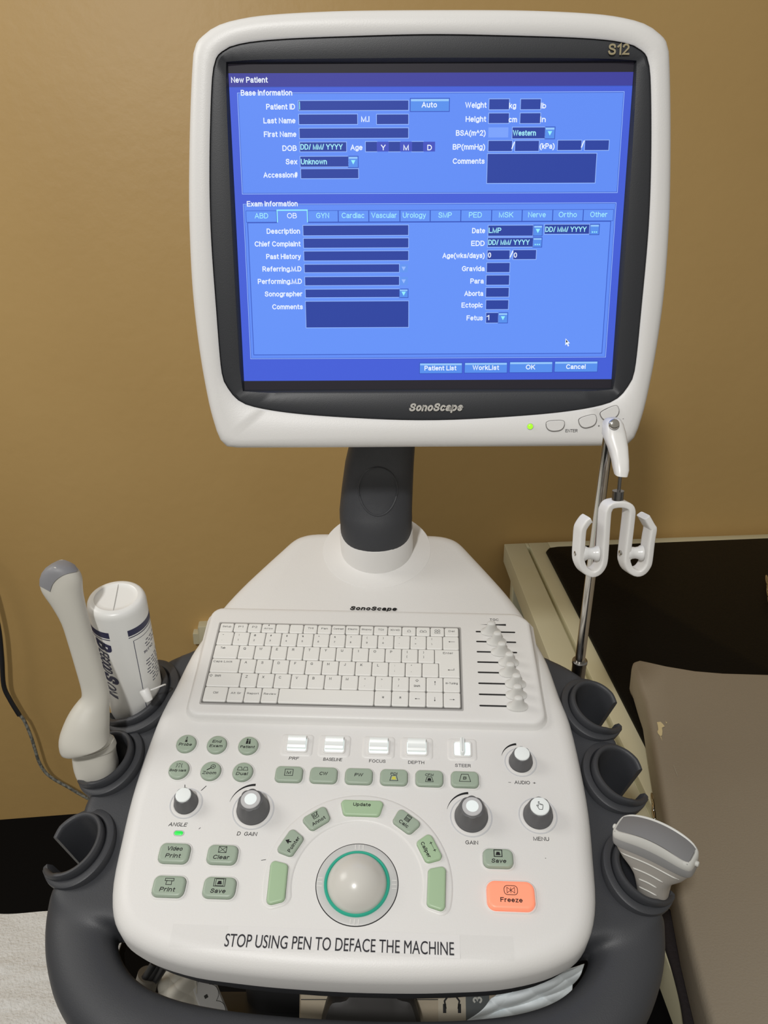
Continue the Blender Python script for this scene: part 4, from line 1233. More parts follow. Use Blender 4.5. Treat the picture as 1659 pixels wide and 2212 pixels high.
# things lying in the tray, seen through the handle opening
o = crumple('crumpled_tissue', sheet(at(352, 2085, .655), at(425, 2093, .66), at(338, 2165, .625), at(430, 2206, .605), (-.2, -.8, .6), .012), 70, 70, mat('tray_tissue', (.82, .79, .71), .9), .007, 3)
tag(o, 'crumpled off-white tissue under the console, left of the white socket strip', 'tissue')
b = MB()
q = [Vector((0, 0)), ]
S0, S1 = at(428, 2100, .655), at(470, 2200, .607)
strip_ax = (S1 - S0).normalized()
sx = strip_ax.cross(Vector((0, -.5, 1))).normalized()
sn = sx.cross(strip_ax).normalized()
if sn.y > 0: sn = -sn
SMX = Matrix.Identity(4)
for r_ in range(3):
    SMX[r_][0], SMX[r_][1], SMX[r_][2], SMX[r_][3] = sx[r_] * .001, strip_ax[r_] * .001, sn[r_] * .001, ((S0 + S1) / 2)[r_]
if SMX.to_3x3().determinant() < 0:
    for r_ in range(3): SMX[r_][0] *= -1
Ls = (S1 - S0).length * 1000
b.stack(SMX, rrect(24, Ls + 14, 4, 4), [(0, -14), (0, -2), (1.5, 0)], True, True, 0)
for k in (-.36, 0, .36):
    b.stack(SMX, rrect(3.6, 3.6, .5, 2, (2, k * Ls)), [(0, .02), (0, .15)], False, True, 1)
    b.stroke(SMX, [(11 * cos(R(a)), k * Ls + 11 * sin(R(a))) for a in range(120, 241, 12)], .5, .2, False, 1)
o = b.build('socket_strip', [mat('strip_white', (.85, .85, .86), .5), mat('socket_hole', (.06, .06, .06), .7)], None, 35)
tag(o, 'white plastic strip with square holes under the console', 'socket strip')
b = MB()
b.tube([at(322, 2105, .655), at(300, 2180, .612)], [.0115, .0115], 24)
o = b.build('grey_tube', mat('grey_tube', (.16, .145, .12), .55), None, 40)
tag(o, 'short grey-brown tube standing under the console by the left handle corner', 'tube')
b = MB()
for dx, dz, c in ((0, 0, 0), (14, 4, 0), (-12, 2, 0)):
    b.tube(smooth_path([at(345 + dx, 2080, .672 + dz * .001), at(318 + dx, 2120, .65), at(270 + dx, 2150, .625), at(255 + dx, 2190, .608)], 5), .004, 8)
o = b.build('cable_bundle', mat('cable_black', (.02, .02, .022), .5), None, 60)
tag(o, 'bundle of dark cables beneath the left corner of the console', 'cable')
o = crumple('plastic_sheet', sheet(at(1105, 2118, .735), at(1264, 2082, .735), at(985, 2225, .682), at(1205, 2190, .684), (.1, -.7, .7), .008), 90, 60, mat('pale_blue_sheet', (.80, .86, .89), .55, bump=(90, .3, 3)), .012, 5)
tag(o, 'pale bluish crumpled sheet tucked under the right side of the console', 'plastic sheet')
# ------------------------------------------------------------------ notice taped along the console front
notice = empty('taped_notice', P(27, -257.6, -7.8))
tag(notice, 'long white notice strip about pens taped along the front edge of the console', 'notice')
def fw(v):   # height of the rounded shell front at panel v
    return interp([(-200, -8.0), (-264, -8.0), (-268, -8.8), (-271.5, -10.4), (-275, -12.8), (-280, -17)], v)
strip_o = [(-107, -249.6), (159, -250.4), (158, -265.5), (157, -266.6), (60, -268), (-60, -267.6), (-104, -266)]
vs = [-249.8 - k * 1.6 for k in range(11)] + [-266.9]
def band_mesh(b, u0, u1, w):
    us = [u0 + (u1 - u0) * k / 40 for k in range(41)]
    b.rings([[P(u, v, fw(v) + w) for u in us] for v in vs], False, False, 0, False)
b = MB()
band_mesh(b, -62, 118, .14)
b.build('paper', mat('notice_paper', (.82, .81, .80), .45), notice)
b = MB()
band_mesh(b, -106, 159, .34)
tape = b.build('clear_tape', None or mat('clear_tape', (.9, .9, .9), .08, trans=.0, coat=1.0), notice)
def tape_mat(m):
    nt = m.node_tree
    out = nt.nodes['Material Output']
    t = nt.nodes.new('ShaderNodeBsdfTransparent')
    g = nt.nodes.new('ShaderNodeBsdfGlossy')
    g.inputs['Roughness'].default_value = .12
    fr_ = nt.nodes.new('ShaderNodeFresnel')
    fr_.inputs['IOR'].default_value = 1.45
    mx = nt.nodes.new('ShaderNodeMixShader')
    nt.links.new(fr_.outputs[0], mx.inputs[0])
    nt.links.new(t.outputs[0], mx.inputs[1])
    nt.links.new(g.outputs[0], mx.inputs[2])
    nt.links.new(mx.outputs[0], out.inputs['Surface'])
tape_mat(MATS['clear_tape'])
b = MB()
for poly in print_glyphs('STOP USING PEN TO DEFACE THE MACHINE', 9.6, 176.4):
    b.poly([P(25.2 + x, -260.4 + y, fw(-260.4 + y) + .5) for x, y in poly])
b.build('notice_lettering', mat('notice_ink', (.012, .012, .018), .6), notice, flat=True)

# ------------------------------------------------------------------ wand transducer in the middle left holder
wand = empty('wand_transducer', tuple(P(-206, -96, -60)))
tag(wand, 'long cream wand probe with grey tip standing in the left holder', 'ultrasound probe')
YW = P(-208, -98, -17).y
def zpx(x, y): return (x / 3.456, 1180 + y / 3.456)
stations = [(430, 128, 26, 9, 0), (436, 150, 88, 9.5, 0), (446, 195, 136, 10.5, 0), (456, 255, 154, 11.5, 0), (468, 320, 146, 12, 0), (508, 410, 117, 12, 0), (558, 540, 95, 11.5, 0), (602, 690, 90, 11, 0), (662, 890, 91, 11, 0), (704, 1040, 92, 11.3, 0), (716, 1120, 98, 12.5, 1),
            (702, 1180, 116, 15, 3), (684, 1240, 140, 18, 5), (666, 1310, 158, 20.5, 7), (658, 1385, 173, 21, 10), (666, 1432, 174, 19, 11), (688, 1466, 162, 16, 4), (700, 1500, 156, 15.5, 0), (705, 1560, 158, 16, 0), (720, 1640, 160, 16.5, 0), (734, 1705, 142, 15.5, 0), (760, 1780, 112, 13, -5), (780, 1880, 85, 10, -6)]
pts = [at_depth(*zpx(x, y), YW) for x, y, *_ in stations]
rg_ = []
for i, (x, y, hw, dp, fwd) in enumerate(stations):
    c = pts[i]
    dpx = (c - CAM).length / FPX
    t = (pts[min(i + 1, len(pts) - 1)] - pts[max(i - 1, 0)]).normalized()
    if i < 5: t = Vector((.10, 0, -1)).normalized()
    ax = t.cross(Vector((0, 1, 0))).normalized()
    if ax.x < 0: ax = -ax
    hwm = hw / 3.456 * (c.y / sight(0, 0).y if False else (c - CAM).dot(sight(829.5, 1106).normalized())) / FPX
    rg_.append(ring(c + Vector((0, -fwd * .001, 0)), ax, Vector((0, 1, 0)), hwm, dp * .001, 2.35, 40))
rs = []
for i in range(len(rg_) - 1):
    for k in range(3):
        t = k / 3
        a, c0_, c1_, d = rg_[max(i - 1, 0)], rg_[i], rg_[i + 1], rg_[min(i + 2, len(rg_) - 1)]
        rs.append([.5 * ((2 * p1) + (p2 - p0) * t + (2 * p0 - 5 * p1 + 4 * p2 - p3) * t * t + (3 * p1 - p0 - 3 * p2 + p3) * t ** 3) for p0, p1, p2, p3 in zip(a, c0_, c1_, d)])
rs.append(rg_[-1])
b = MB()
b.rings(list(reversed(rs)), True, True)
wb = b.build('body', CREAM, wand, 60)
bvh = BVHTree.FromPolygons(b.v, b.f)
def wrap(pxs, off=.0006):
    out = []
    for x, y in pxs:
        d = sight(*zpx(x, y)).normalized()
        h = bvh.ray_cast(CAM, d)
        out.append(h[0] + (h[1] if h[1].dot(d) < 0 else -h[1]) * off if h[0] else None)
    return out
arc_o = [(292, 290), (294, 240), (310, 195), (338, 155), (380, 120), (430, 100), (480, 100), (525, 112), (556, 140), (580, 180)]
arc_i = [(378, 338), (384, 310), (396, 282), (414, 258), (436, 238), (460, 222), (486, 210), (512, 203), (538, 198), (562, 194)]
b = MB()
def first_on(a, c):
    for k in range(40):
        q = (a[0] + (c[0] - a[0]) * k / 60, a[1] + (c[1] - a[1]) * k / 60)
        if wrap([q])[0] is not None:
            return (a[0] + (c[0] - a[0]) * (k + 1.2) / 60, a[1] + (c[1] - a[1]) * (k + 1.2) / 60)
    return a
arc_o = [first_on(a, c) for a, c in zip(arc_o, arc_i)]
rows = [wrap([(a[0] + (c[0] - a[0]) * t, a[1] + (c[1] - a[1]) * t) for a, c in zip(arc_o, arc_i)], .0008) for t in (0, .1, .2, .4, .6, .8, 1)]
if all(p is not None for r_ in rows for p in r_):
    b.rings(rows, False, False, 0, False)
    b.build('lens', mat('probe_lens_grey', (.23, .23, .245), .5), wand, 60)
b = MB()
def swell(r_, k):
    c = sum(r_, Vector()) / len(r_)
    return [c + (p - c) * k for p in r_]
b.rings([swell(rs[49], 1.0), swell(rs[49], 1.045), swell(rs[50], 1.05), swell(rs[51], 1.05)], False, False)
b.build('collar', CREAM, wand, 40)

# ------------------------------------------------------------------ gel bottle upside down in the rear left holder
A0_ = at_depth(293, 1497, P(-197, -24, -20).y)
A1_ = at_depth(250, 1289, P(-197, -24, -20).y - .034)
bd = (A1_ - A0_).normalized()
bx = bd.cross(Vector((0, 1, 0))).normalized()
if bx.x < 0: bx = -bx
by = bd.cross(bx).normalized()
BL = (A1_ - A0_).length * 1000
bottle = empty('gel_bottle', tuple(A0_ - bd * .03))
tag(bottle, 'white gel bottle with navy lettering upside down in the rear left holder', 'bottle')
BM = Matrix.Identity(4)
for r_ in range(3):
    BM[r_][0], BM[r_][1], BM[r_][2], BM[r_][3] = bx[r_] * .001, by[r_] * .001, bd[r_] * .001, A0_[r_]
RB = 26.5
b = MB()
b.lathe(BM, [(9, -46), (10, -38), (20, -33), (RB - 2, -26), (RB, -18), (RB, BL - 7), (RB - .5, BL - 4), (RB - 1.8, BL - 1.4), (RB - 4, BL - .2), (RB - 7, BL + .1), (RB - 8, BL - .6), (RB - 12, BL - .9), (.5, BL - 1.0)], 64, True, True)
b.build('body', mat('gel_bottle_white', (.82, .82, .80), .32), bottle, 40)
b = MB()
_c = CAM - A0_
front = math.atan2(_c.dot(by), _c.dot(bx))   # the side that faces the camera
sgn = 1 if bx.cross(by).dot(bd) > 0 else -1
def cyl(a, h, r=RB + .12):
    """a = angle in degrees measured to the right of the camera-facing line"""
    t = front + R(a) * sgn
    return BM @ Vector((r * cos(t), r * sin(t), h))
def cylband(a0, a1, h0, h1, mi=0):
    n = max(2, int(abs(a1 - a0) / 6))
    for k in range(n):
        x0, x1 = a0 + (a1 - a0) * k / n, a0 + (a1 - a0) * (k + 1) / n
        b.poly([cyl(x0, h0), cyl(x1, h0), cyl(x1, h1), cyl(x0, h1)], mi)
HB = BL - 21
cylband(-100, -28, HB - 7, HB); cylband(-100, -28, HB - 9.4, HB - 8.4)
cylband(8, 100, HB - 7, HB); cylband(8, 100, HB - 9.4, HB - 8.4)
def cyltext(t, a_mid, h_mid, hgt, wid, rot, bold=.03, shear=.2, mi=0):
    """text wrapped on the bottle; rot in degrees"""
    for poly in glyphs(t, hgt, wid, 'C', bold, shear):
        c, s = cos(R(rot)), sin(R(rot))
        q0, q1, q2, q3 = [Vector(p) for p in poly]
        n = max(1, int(max((q1 - q0).length, (q3 - q2).length) / 1.2))
        for k in range(n):
            sub = (q0.lerp(q1, k / n), q0.lerp(q1, (k + 1) / n), q3.lerp(q2, (k + 1) / n), q3.lerp(q2, k / n))
            b.poly([cyl(a_mid + math.degrees((x * c - y * s) / RB), h_mid + x * s + y * c, RB + .16) for x, y in sub], mi)
cyltext('B', -47, HB - 18.5, 17, 11, -90, .03, .3)
cyltext('EGOOD', -51, HB - 39, 12, 27, -90, .006, .3)
cyltext('S', -47, HB - 60, 17, 11, -90, .03, .3)
cyltext('ONI', -51, HB - 76, 12, 17, -90, .006, .3)
for (a0, h0, a1, h1) in ((16, HB - 14, 16, -16), (16, HB - 14, 95, HB - 14)):
    n = 10
    for k in range(n):
        x0, x1 = a0 + (a1 - a0) * k / n, a0 + (a1 - a0) * (k + 1) / n
        y0, y1 = h0 + (h1 - h0) * k / n, h0 + (h1 - h0) * (k + 1) / n
        if a0 == a1:
            b.poly([cyl(x0 - .6, y0), cyl(x0 + .6, y0), cyl(x1 + .6, y1), cyl(x1 - .6, y1)])
        else:
            b.poly([cyl(x0, y0 - .25), cyl(x1, y0 - .25), cyl(x1, y0 + .25), cyl(x0, y0 + .25)])
cyltext('Co.,Ltd.', 48, HB - 34, 3.0, 14, 180, .015, .15)
rnd = random.Random(4)
for h_, a_, n_ in [(HB - 22, 44, 3), (HB - 25.5, 40, 3), (HB - 29, 42, 3)] + [(HB - 46 - 3.6 * k, 32 + rnd.uniform(0, 14), 4) for k in range(9)]:
    a = a_
    for _ in range(n_):
        wd_ = rnd.uniform(6, 13)
        if a + wd_ < 88:
            cylband(a, a + wd_, h_, h_ + 1.0)
        a += wd_ + 4
b.build('label_print', mat('navy_print', (.018, .02, .07), .5), bottle, flat=True)
b = MB()
b.tube([BM @ Vector(((k - 3) * .9 * sgn * -1, (-RB + 8 + (RB * 2 - 16) * k / 6), BL - .75)) for k in range(7)], .0004, 6)
b.build('mould_seam', mat('seam_grey', (.45, .45, .43), .6), bottle)
C0, C1 = at_depth(311, 1489, P(-197, -24, -20).y - .034), at_depth(322, 1514, P(-197, -24, -20).y - .037)
b = MB()
b.tube([C0, C0.lerp(C1, .1), C0.lerp(C1, .9), C1], [.0042, .0050, .0040, .0034], 20)
b.tube(smooth_path([C0.lerp(C1, .2), C0 + Vector((.008, .004, -.002)), C0 + Vector((.016, .012, -.002)), C0 + Vector((.014, .022, -.008))], 5), .0008, 8)
b.build('cap', mat('cap_plastic', (.80, .80, .79), .4), bottle, 50)

# ------------------------------------------------------------------ convex transducer in the front right holder
L0, L1 = at_height(1333, 1772, .925), at_height(1502, 1848, .925)
lx = (L1 - L0).normalized()
mid = (L0 + L1) / 2
lean = Vector((.07, -.30, 1))
lz = (lean - lx * lean.dot(lx)).normalized()
ly = lz.cross(lx)
TL = (L1 - L0).length * 1000
TM = Matrix.Identity(4)
for r_ in range(3):
    TM[r_][0], TM[r_][1], TM[r_][2], TM[r_][3] = lx[r_] * .001, ly[r_] * .001, lz[r_] * .001, mid[r_]
HX = TL / 2
probe = empty('convex_transducer', tuple(TM @ Vector((0, 0, -70))))
tag(probe, 'grey curved transducer with broad head standing in the front right holder', 'ultrasound probe')
def arcz(x):    # convex scanning face
    return 9.0 * (1 - (x / HX) ** 2) - 3
prof = [(11, 9, -74), (12.5, 10, -60), (13.5, 10.5, -50), (15, 11, -42), (19, 11.3, -35), (25.5, 11.7, -28), (HX - 2.5, 12, -21), (HX, 12.4, -14), (HX + .6, 12.4, -8)]
b = MB()
N_ = 72
rr = []
def trg(a, c, z, e=3.4, curve=0.0):
    d = ring((0, 0, 0), Vector((1, 0, 0)), Vector((0, 1, 0)), a, c, e, 480)
    d.append(d[0])
    cum = [0]
    for p, q in zip(d, d[1:]):
        cum.append(cum[-1] + (q - p).length)
    out, j = [], 0
    for k in range(N_):
        s_ = cum[-1] * k / N_
        while cum[j + 1] < s_:
            j += 1
        p = d[j].lerp(d[j + 1], (s_ - cum[j]) / max(1e-9, cum[j + 1] - cum[j]))
        out.append(TM @ Vector((p.x, p.y, z + curve * arcz(p.x))))
    return out
for a, c, z in prof:
    rr.append(trg(a, c, z, 2.4 + (z + 74) / 40, max(0, (z + 30) / 30) * .85))
b.rings(rr, True, True)
b.build('body', mat('probe_grey', (.44, .415, .38), .42), probe, 50)
b = MB()
b.rings([trg(HX + .6, 12.4, -8, 4.6, .62), trg(HX + .9, 12.8, -6.5, 4.8, .7), trg(HX + .6, 12.7, -2, 5, .85), trg(HX - .4, 11.6, .2, 5, 1.0), trg(HX - 1.5, 10.6, .1, 5, 1.0), trg(HX - 2.2, 9.9, -.8, 5, 1.0)], False, False)
b.build('rim', mat('probe_rim', (.62, .62, .59), .4), probe, 50)
b = MB()
rows = []
for j in range(9):
    y = -9.9 + 19.8 * j / 8
    rows.append([TM @ Vector((x, y, arcz(x) - .35 + 1.2 * (1 - (y / 9.9) ** 2))) for x in [(-HX + 2.2) + (2 * HX - 4.4) * k / 24 for k in range(25)]])
b.rings(rows, False, False, 0, False)
b.build('lens', mat('transducer_lens', (.20, .20, .205), .55), probe, 60)
b = MB()
b.rings([trg(HX + .75, 12.55, -15.5, 4.2, .45), trg(HX + .95, 12.75, -14.5, 4.3, .5), trg(HX + .95, 12.8, -7.5, 4.7, .66), trg(HX + .8, 12.7, -7.0, 4.7, .68)], False, False)
b.build('nose_band', mat('probe_band', (.30, .30, .30), .4), probe, 50)
bz = MB()
tb = BVHTree.FromPolygons([Vector(p) for r_ in rr for p in r_], [(i * N_ + j, i * N_ + (j + 1) % N_, (i + 1) * N_ + (j + 1) % N_, (i + 1) * N_ + j) for i in range(len(rr) - 1) for j in range(N_)])
for x0, x1, z, sg in ((-24, 24, -22, 3.8), (-13, 12, -32, 1.8), (-8, 7, -42, 1.3), (-8, 7, -52, 1.2)):
    ln = []
    for k in range(13):
        x = x0 + (x1 - x0) * k / 12
        p = TM @ Vector((x, -60, z + sg * (1 - ((x - (x0 + x1) / 2) / ((x1 - x0) / 2)) ** 2)))
        h = tb.ray_cast(p, (TM.to_3x3() @ Vector((0, 1, 0))).normalized())
        if h[0]: ln.append(h[0])
    if len(ln) > 3:
        bz.tube(ln, [.0002] + [.0007] * (len(ln) - 2) + [.0002], 8)
bz.build('grip_ridge', mat('probe_ridge', (.60, .60, .57), .4), probe, 60)
for s_ in (-1, 1):
    b = MB()
    b.lathe(TM @ Matrix.Translation((s_ * (HX - .5), 0, -8)) @ Matrix.Rotation(s_ * pi / 2, 4, 'Y'), [(2.2, 0), (2.2, 3.0), (1.6, 3.6)], 14, False, True)
    b.build('orientation_nub', mat('probe_rim', (.62, .62, .59), .4), probe)
b = MB()
b.tube(smooth_path([TM @ Vector((0, 0, -72)), TM @ Vector((0, 2, -100)), TM @ Vector((-2, 6, -130)), TM @ Vector((-10, 12, -175))], 6), [.0060] * 6 + [.0038] * 13, 14)
b.build('cord', mat('probe_cord', (.20, .20, .20), .5), probe)
# ------------------------------------------------------------------ cable hanger pole beside the console
pb = P(262, 26, -60)
ptop = at_depth(1317, 925, .700)
pdir = (ptop - pb).normalized()
base_v = at_depth(1252, 1432, pb.lerp(ptop, .12).y)
pb2 = base_v - (ptop - base_v).normalized() * .035
hanger = empty('cable_hanger', tuple(pb2))
tag(hanger, 'chrome pole with white double hook rising from the right side of the console', 'cable hanger')
pd = (ptop - pb2).normalized()
b = MB()
b.tube([pb2, ptop], .0050, 28)
b.build('pole', CHROME, hanger, 60)
q0 = base_v + pd * .0
b = MB()
b.tube([q0 - pd * .022, q0 - pd * .002, q0, q0 + pd * .003, q0 + pd * .004], [.0072, .0072, .0078, .0078, .0064], 28)
b.build('socket_collar', mat('dark_chrome', (.30, .29, .28), .22, 1.0), hanger, 30)
YH = .668
def hp_(x, y, Y=YH): return at_depth(1180 + x / 3.567, 860 + y / 3.567, Y)
b = MB()
ap = [(ptop + Vector((.0, -.006, .006))), at_depth(1324, 903, .694), at_depth(1324, 906, .694), at_depth(1324, 915, .694), at_depth(1326, 936, .690), at_depth(1334, 965, .684), at_depth(1339, 992, .676), at_depth(1341, 1012, .671), at_depth(1341, 1026, .668)]
b.sweep(ap[1:], [.0030, .0060, .0080, .0092, .0078, .0067, .0062, .0050], [.0040, .0080, .0105, .0115, .0105, .0090, .0080, .0066], Vector((0, 1, 0)), 28, 3.2)
b.build('hanger_arm', mat('hanger_white', (.80, .79, .77), .3), hanger, 50)
b = MB()
M = Matrix.Translation(at_depth(1327, 916, .681)) @ Matrix.Rotation(R(70), 4, 'X')
b.lathe(M @ Matrix.Diagonal((.001, .001, .001, 1)), [(4.3, -2), (4.3, .2), (3.6, .8), (2.2, 1.2), (.4, 1.4)], 28, False, True)
b.build('screw_cap', CHROME, hanger, 50)
b = MB()
b.tube([at_depth(1340.5, 1018, YH), at_depth(1335, 1078, YH)], .0016, 16)
b.tube([at_depth(1335.5, 1060, YH), at_depth(1334, 1079, YH)], .0049, 24)
b.build('swivel_rod', mat('dark_chrome', (.30, .29, .28), .22, 1.0), hanger, 40)
hook = [(318, 925), (300, 938), (268, 985), (258, 1020), (252, 1100), (246, 1220), (258, 1275), (285, 1318), (332, 1340), (378, 1325), (410, 1285), (424, 1240), (432, 1150), (448, 900), (458, 850), (482, 818), (545, 806), (608, 818), (634, 850), (632, 920), (600, 1200), (604, 1265), (628, 1312), (676, 1336), (722, 1322), (755, 1280), (768, 1235), (785, 1090), (800, 1000), (788, 975), (748, 905)]
hk = [hp_(x, y) for x, y in hook]
hk = smooth_path(hk, 3)
b = MB()
b.sweep(hk, .0030, .0066, Vector((-.32, .95, 0)).normalized(), 20, 6)
hookp = b.build('double_hook', mat('hanger_white', (.80, .79, .77), .3), hanger, 50)
def spool(x0, x1, y):
    c0_, c1_ = hp_(x0, y), hp_(x1, y)
    L = (c1_ - c0_).length * 1000
    d = (c1_ - c0_).normalized()
    M = Matrix.Translation(c0_) @ d.to_track_quat('Z', 'Y').to_matrix().to_4x4() @ Matrix.Diagonal((.001, .001, .001, 1))
    b = MB()
    b.lathe(M, [(2, 0), (6.6, .2), (6.6, 2.2), (5.4, L * .3), (5.0, L * .5), (5.4, L * .7), (6.6, L - 2.2), (6.6, L - .2), (2, L)], 28, True, True)
    b.build('roller', mat('roller_white', (.80, .80, .79), .22), hookp, 50)
    b = MB()
    M2 = Matrix.Translation(hp_(x0 - 52, y)) @ d.to_track_quat('Z', 'Y').to_matrix().to_4x4() @ Matrix.Diagonal((.001, .001, .001, 1))
    b.lathe(M2, [(2.4, 1), (2.4, -.9), (1.5, -1.3)], 16, False, True)
    b.build('screw', CHROME, hookp, 40)
spool(278, 402, 1196)
spool(622, 742, 1192)

# ------------------------------------------------------------------ examination couch
ZB = .68
couch = empty('examination_couch', (.62, 1.1, 0))
tag(couch, 'cream framed examination couch with black mattress along the ochre wall', 'couch')
FR = mat('couch_enamel', (.66, .62, .42), .35, bump=(30, .05, 3), var=(6, .2, (.70, .67, .48)))
xl = .286
yb0, yb1 = 1.845, 1.925
def strip(b, x0, x1, y0, y1, y0b, y1b, z0, z1, bev=.002):
    b.stack(Matrix(), [(x0, y0), (x1, y0b), (x1, y1b), (x0, y1)], [(0, z0), (0, z1 - bev), (bev * .3, z1 - bev * .3), (bev, z1)], True, True)
b = MB()
strip(b, xl, xl + .050, .10, yb0, .10, yb0 + .006, ZB - .045, ZB)
strip(b, xl + .050, xl + .058, .10, yb0 - .02, .10, yb0 - .02, ZB - .045, ZB - .014)
strip(b, xl + .058, xl + .105, .10, yb0 + .007, .10, yb0 + .012, ZB - .045, ZB)
strip(b, xl + .105, 1.15, yb0 - .03, yb0 + .013, yb1 + .01 - .03, yb1 + .01, ZB - .045, ZB)
strip(b, xl + .05, xl + .058, yb0 - .02, yb0 + .0065, yb0 - .02, yb0 + .0065, ZB - .045, ZB)
b.build('frame', FR, couch, 30)
b = MB()
strip(b, xl + .1, 1.12, .12, yb0 - .02, .12, yb1 - .02, ZB - .05, ZB - .03)
b.build('deck', BLACKP, couch, 30)
b = MB()
MX = xl + .088
mo_ = [(MX, .14), (1.10, .14), (1.10, 1.885), (MX + .03, 1.808), (MX + .008, 1.80), (MX, 1.785)]
b.stack(Matrix(), mo_, [(.01, ZB - .028), (0, ZB - .015), (0, ZB + .003), (.003, ZB + .008), (.008, ZB + .010)], True, True)
b.build('mattress', mat('black_vinyl', (.005, .0045, .004), .5, bump=(240, .25, 2), spec=.06), couch, 50)
for lx_ in (xl + .03, 1.10):
    for ly_ in (.18, yb0 - .06):
        b = MB()
        b.box((lx_ - .018, ly_ - .018, 0), (lx_ + .018, ly_ + .018, ZB - .045), 0, .004)
        b.build('leg', FR, couch, 30)

# taupe pad lying over the mattress
ZP = .745
edge = [at_height(x, y, ZB + .022) for x, y in ((1500, 2212), (1485, 2150), (1470, 2085), (1447, 1960), (1430, 1850), (1415, 1745), (1400, 1650), (1388, 1570))] + [at_height(x, y, ZP - (ZP - ZB - .022) * min(1, max(0, (y - 1430) / 140)) if x < 1390 else ZP) for x, y in ((1380, 1520), (1371, 1458), (1365, 1438), (1367, 1427), (1380, 1423), (1400, 1427), (1440, 1436), (1500, 1446), (1560, 1451), (1659, 1454))]
poly_ = [(p.x, p.y) for p in edge]
far = poly_[-1]
poly_ = poly_ + [(1.02, far[1] - .01), (1.06, far[1] - .06), (1.06, .20), (poly_[0][0] - .045, .20)]
poly_ = [(x, y) for x, y in poly_]
area = sum(poly_[i - 1][0] * poly_[i][1] - poly_[i][0] * poly_[i - 1][1] for i in range(len(poly_)))
if area < 0: poly_ = poly_[::-1]
b = MB()
b.stack(Matrix(), poly_, [(.006, ZB + .0105), (.002, ZB + .015), (.0, ZB + .022), (0, ZP - .010), (.001, ZP - .005), (.003, ZP - .002), (.005, ZP - .0005), (.007, ZP)], True, True, 0)
pad = b.build('vinyl_pad', mat('taupe_vinyl', (.31, .265, .205), .42, bump=(420, .15, 2), var=(5, .25, (.33, .285, .22)), spec=.3), None, 50)
tag(pad, 'taupe vinyl pad with a torn spot lying on the black couch mattress', 'mattress pad')
b = MB()
tear = [(1419, 1560), (1427, 1559), (1432, 1564), (1436, 1569), (1430, 1572), (1431, 1580), (1430, 1589), (1426, 1590), (1421, 1584), (1420, 1580), (1422, 1576), (1421, 1568)]
b.poly([at_height(x, y, ZP + .0007) for x, y in reversed(tear)])
b.poly([at_height(x, y, ZP + .0007) for x, y in ((1438, 1558), (1441, 1561), (1439, 1563))])
b.poly([at_height(x, y, ZP + .0007) for x, y in ((1426, 1590), (1428, 1591), (1431, 1602))])
b.poly([at_height(x, y, ZP + .0007) for x, y in ((1454.5, 1654), (1456, 1654), (1464, 1676), (1463, 1677))], 1)
b.build('torn_backing', [mat('torn_cloth', (.72, .60, .34), .8), mat('scratch', (.38, .34, .26), .6)], pad, flat=True)

# dark strap lying along the couch edge and the white lining beside it
b = MB()
sp = [at_height(x, y, ZB + .006) for x, y in ((1405, 1930), (1440, 1985), (1452, 2040), (1468, 2090), (1482, 2140), (1492, 2185), (1500, 2240))]
b.sweep(smooth_path(sp, 4), .0085, .0045, Vector((0, 0, 1)), 14, 2.6)
o = b.build('strap', mat('strap_dark', (.016, .012, .014), .8, bump=(200, .4, 3)), None, 60)
tag(o, 'dark worn strap lying on the couch edge beside the taupe pad', 'strap')

# chrome chain hanging behind the middle right holder
def links(name, p0, p1, n, lab, cat):
    root = empty(name, tuple(p0))
    tag(root, lab, cat)
    for k in range(n):
        c = p0.lerp(p1, (k + .5) / n)
        d = (p1 - p0).normalized()
        sx_ = d.cross(Vector((0, 1, 0))).normalized() if k % 2 else Vector((0, 1, 0))
        L = (p1 - p0).length / n * .72
        b = MB()
        lp = [c + d * (L * cos(t)) + sx_ * (.0042 * sin(t)) for t in [2 * pi * q / 16 for q in range(17)]]
        b.tube(lp, .0014, 8, 0, False)
        b.build('link', CHROME, root, 60)
    return root
links('chain', at_height(1409, 1718, ZB + .003), at_height(1413, 1765, ZB + .003), 3, 'short chrome chain on the couch edge behind the right probe holders', 'chain')
links('spring_coil', at_height(1656, 1246, ZB + .02), at_height(1661, 1300, ZB + .02), 4, 'shiny metal links on the black mattress at the right picture edge', 'metal links')

# ------------------------------------------------------------------ towel on a low dark table at the left
ZT_ = .50
table = empty('low_table', (-.62, .62, 0))
tag(table, 'low dark table under the white towel left of the machine', 'table')
DK = mat('dark_wood', (.006, .005, .005), .6)
b = MB()
b.box((-.95, .34, ZT_ - .035), (-.345, .89, ZT_ - .006), 0, .006)
b.build('tabletop', DK, table)
for lx_ in (-.92, -.37):
    for ly_ in (.37, .86):
        b = MB()
        b.box((lx_ - .018, ly_ - .018, 0), (lx_ + .018, ly_ + .018, ZT_ - .035), 0, .003)
        b.build('leg', DK, table)
b = MB()
rnd = random.Random(11)
nx, ny = 90, 80
def tw(x, y):
    z = ZT_ - .004
    s_ = y * 1.0 + x * .08
    for yy in (.725, .77):
        z += .0025 * math.exp(-((s_ - yy) / .006) ** 2)
    z += .0012 * sin(60 * x + 14 * sin(20 * y)) * sin(45 * y + 3)
    return z
rows = []
for j in range(ny + 1):
    y = .345 + (.898 - .345) * j / ny
    rows.append([Vector((x, y + (.003 * sin(40 * x) if j == ny else 0), tw(x, y))) for x in [-.955 + (.955 - .343) * i / nx for i in range(nx + 1)]])
def hang(row, dx, dy, n):
    return [[p + Vector((dx * (1 if k else 0), dy * (1 if k else 0), -.006 - .05 * k)) for p in row] for k in range(n)]
b.rings(list(reversed(hang(rows[-1], 0, .006, 2))) [0:1] + rows[::-1], False, False, 0, False)
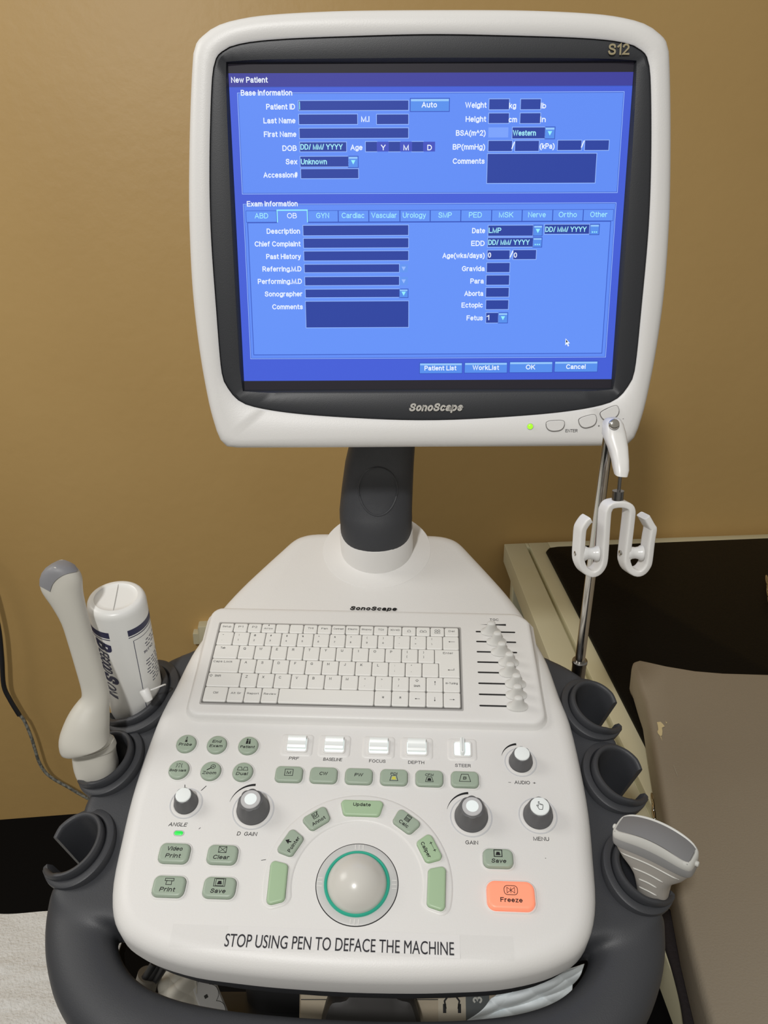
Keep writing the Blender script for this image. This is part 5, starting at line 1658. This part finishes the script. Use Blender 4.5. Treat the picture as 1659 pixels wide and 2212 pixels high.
o = b.build('towel', mat('white_towel', (.78, .78, .765), .95, bump=(260, 1.0, 6), var=(120, .3, (.68, .68, .66))), None, 60)
md = o.modifiers.new('thickness', 'SOLIDIFY')
md.thickness = .004
md.offset = -1
tag(o, 'white terry towel spread flat at the lower left', 'towel')

# ------------------------------------------------------------------ wall cable and cream wall box on the left
b = MB()
def wl(px, py, off):
    d = sight(px, py)
    n = Vector((sin(WA), -cos(WA), 0))
    p0_ = Vector((0, WY, 0)) + n * off
    return CAM + d * ((p0_ - CAM).dot(n) / d.dot(n))
c1 = [wl(-120, 1130, .0)] + [wl(x, y, .05) for x, y in ((-70, 1180), (-28, 1260), (-4, 1350), (4, 1420), (8, 1480), (22, 1512), (42, 1545))]
b.tube(smooth_path(c1, 5), .0052, 14)
cab = b.build('hanging_cable', mat('cable_black', (.02, .02, .022), .5), None, 60)
tag(cab, 'black cable with frayed grey end hanging against the wall at the left edge', 'cable')
b = MB()
c2 = [wl(x, y, .05) for x, y in ((41, 1543), (52, 1556), (66, 1588), (76, 1620), (84, 1645), (98, 1668), (118, 1684), (145, 1699), (170, 1714), (196, 1728), (240, 1750))]
b.tube(smooth_path(c2, 5), .0036, 12)
b.build('bare_core', mat('frayed_grey', (.30, .30, .26), .8, var=(160, .12, (.10, .10, .09))), cab, 60)
b = MB()
wb_ = [wl(x, y, .0) for x, y in ((424, 1385), (449, 1385), (449, 1341), (424, 1341))]
s0 = (wb_[0] - Vector((0, WY, 0))).dot(WX)
b2 = MB()
sc_ = .001
WMX = Matrix.Identity(4)
for r_ in range(3):
    WMX[r_][0], WMX[r_][1], WMX[r_][2], WMX[r_][3] = WX[r_] * .001, (0, 0, 1)[r_] * .001, WN[r_] * .001, (wallpt(s0 + .04, (wb_[0].z + wb_[2].z) / 2))[r_]
hz = (wb_[2].z - wb_[0].z) * 1000
b.stack(WMX, rrect(62, hz, 4, 4), [(0, -2), (0, 26), (1, 28), (3, 29)], True, True)
b.stack(WMX, rrect(14, hz * .55, 2, 3, (-37, -hz * .16)), [(0, -2), (0, 22), (1, 24)], True, True)
o = b.build('wall_socket', mat('socket_cream', (.60, .54, .36), .5), None, 35)
tag(o, 'small cream box on the wall half hidden behind the left console edge', 'wall socket')
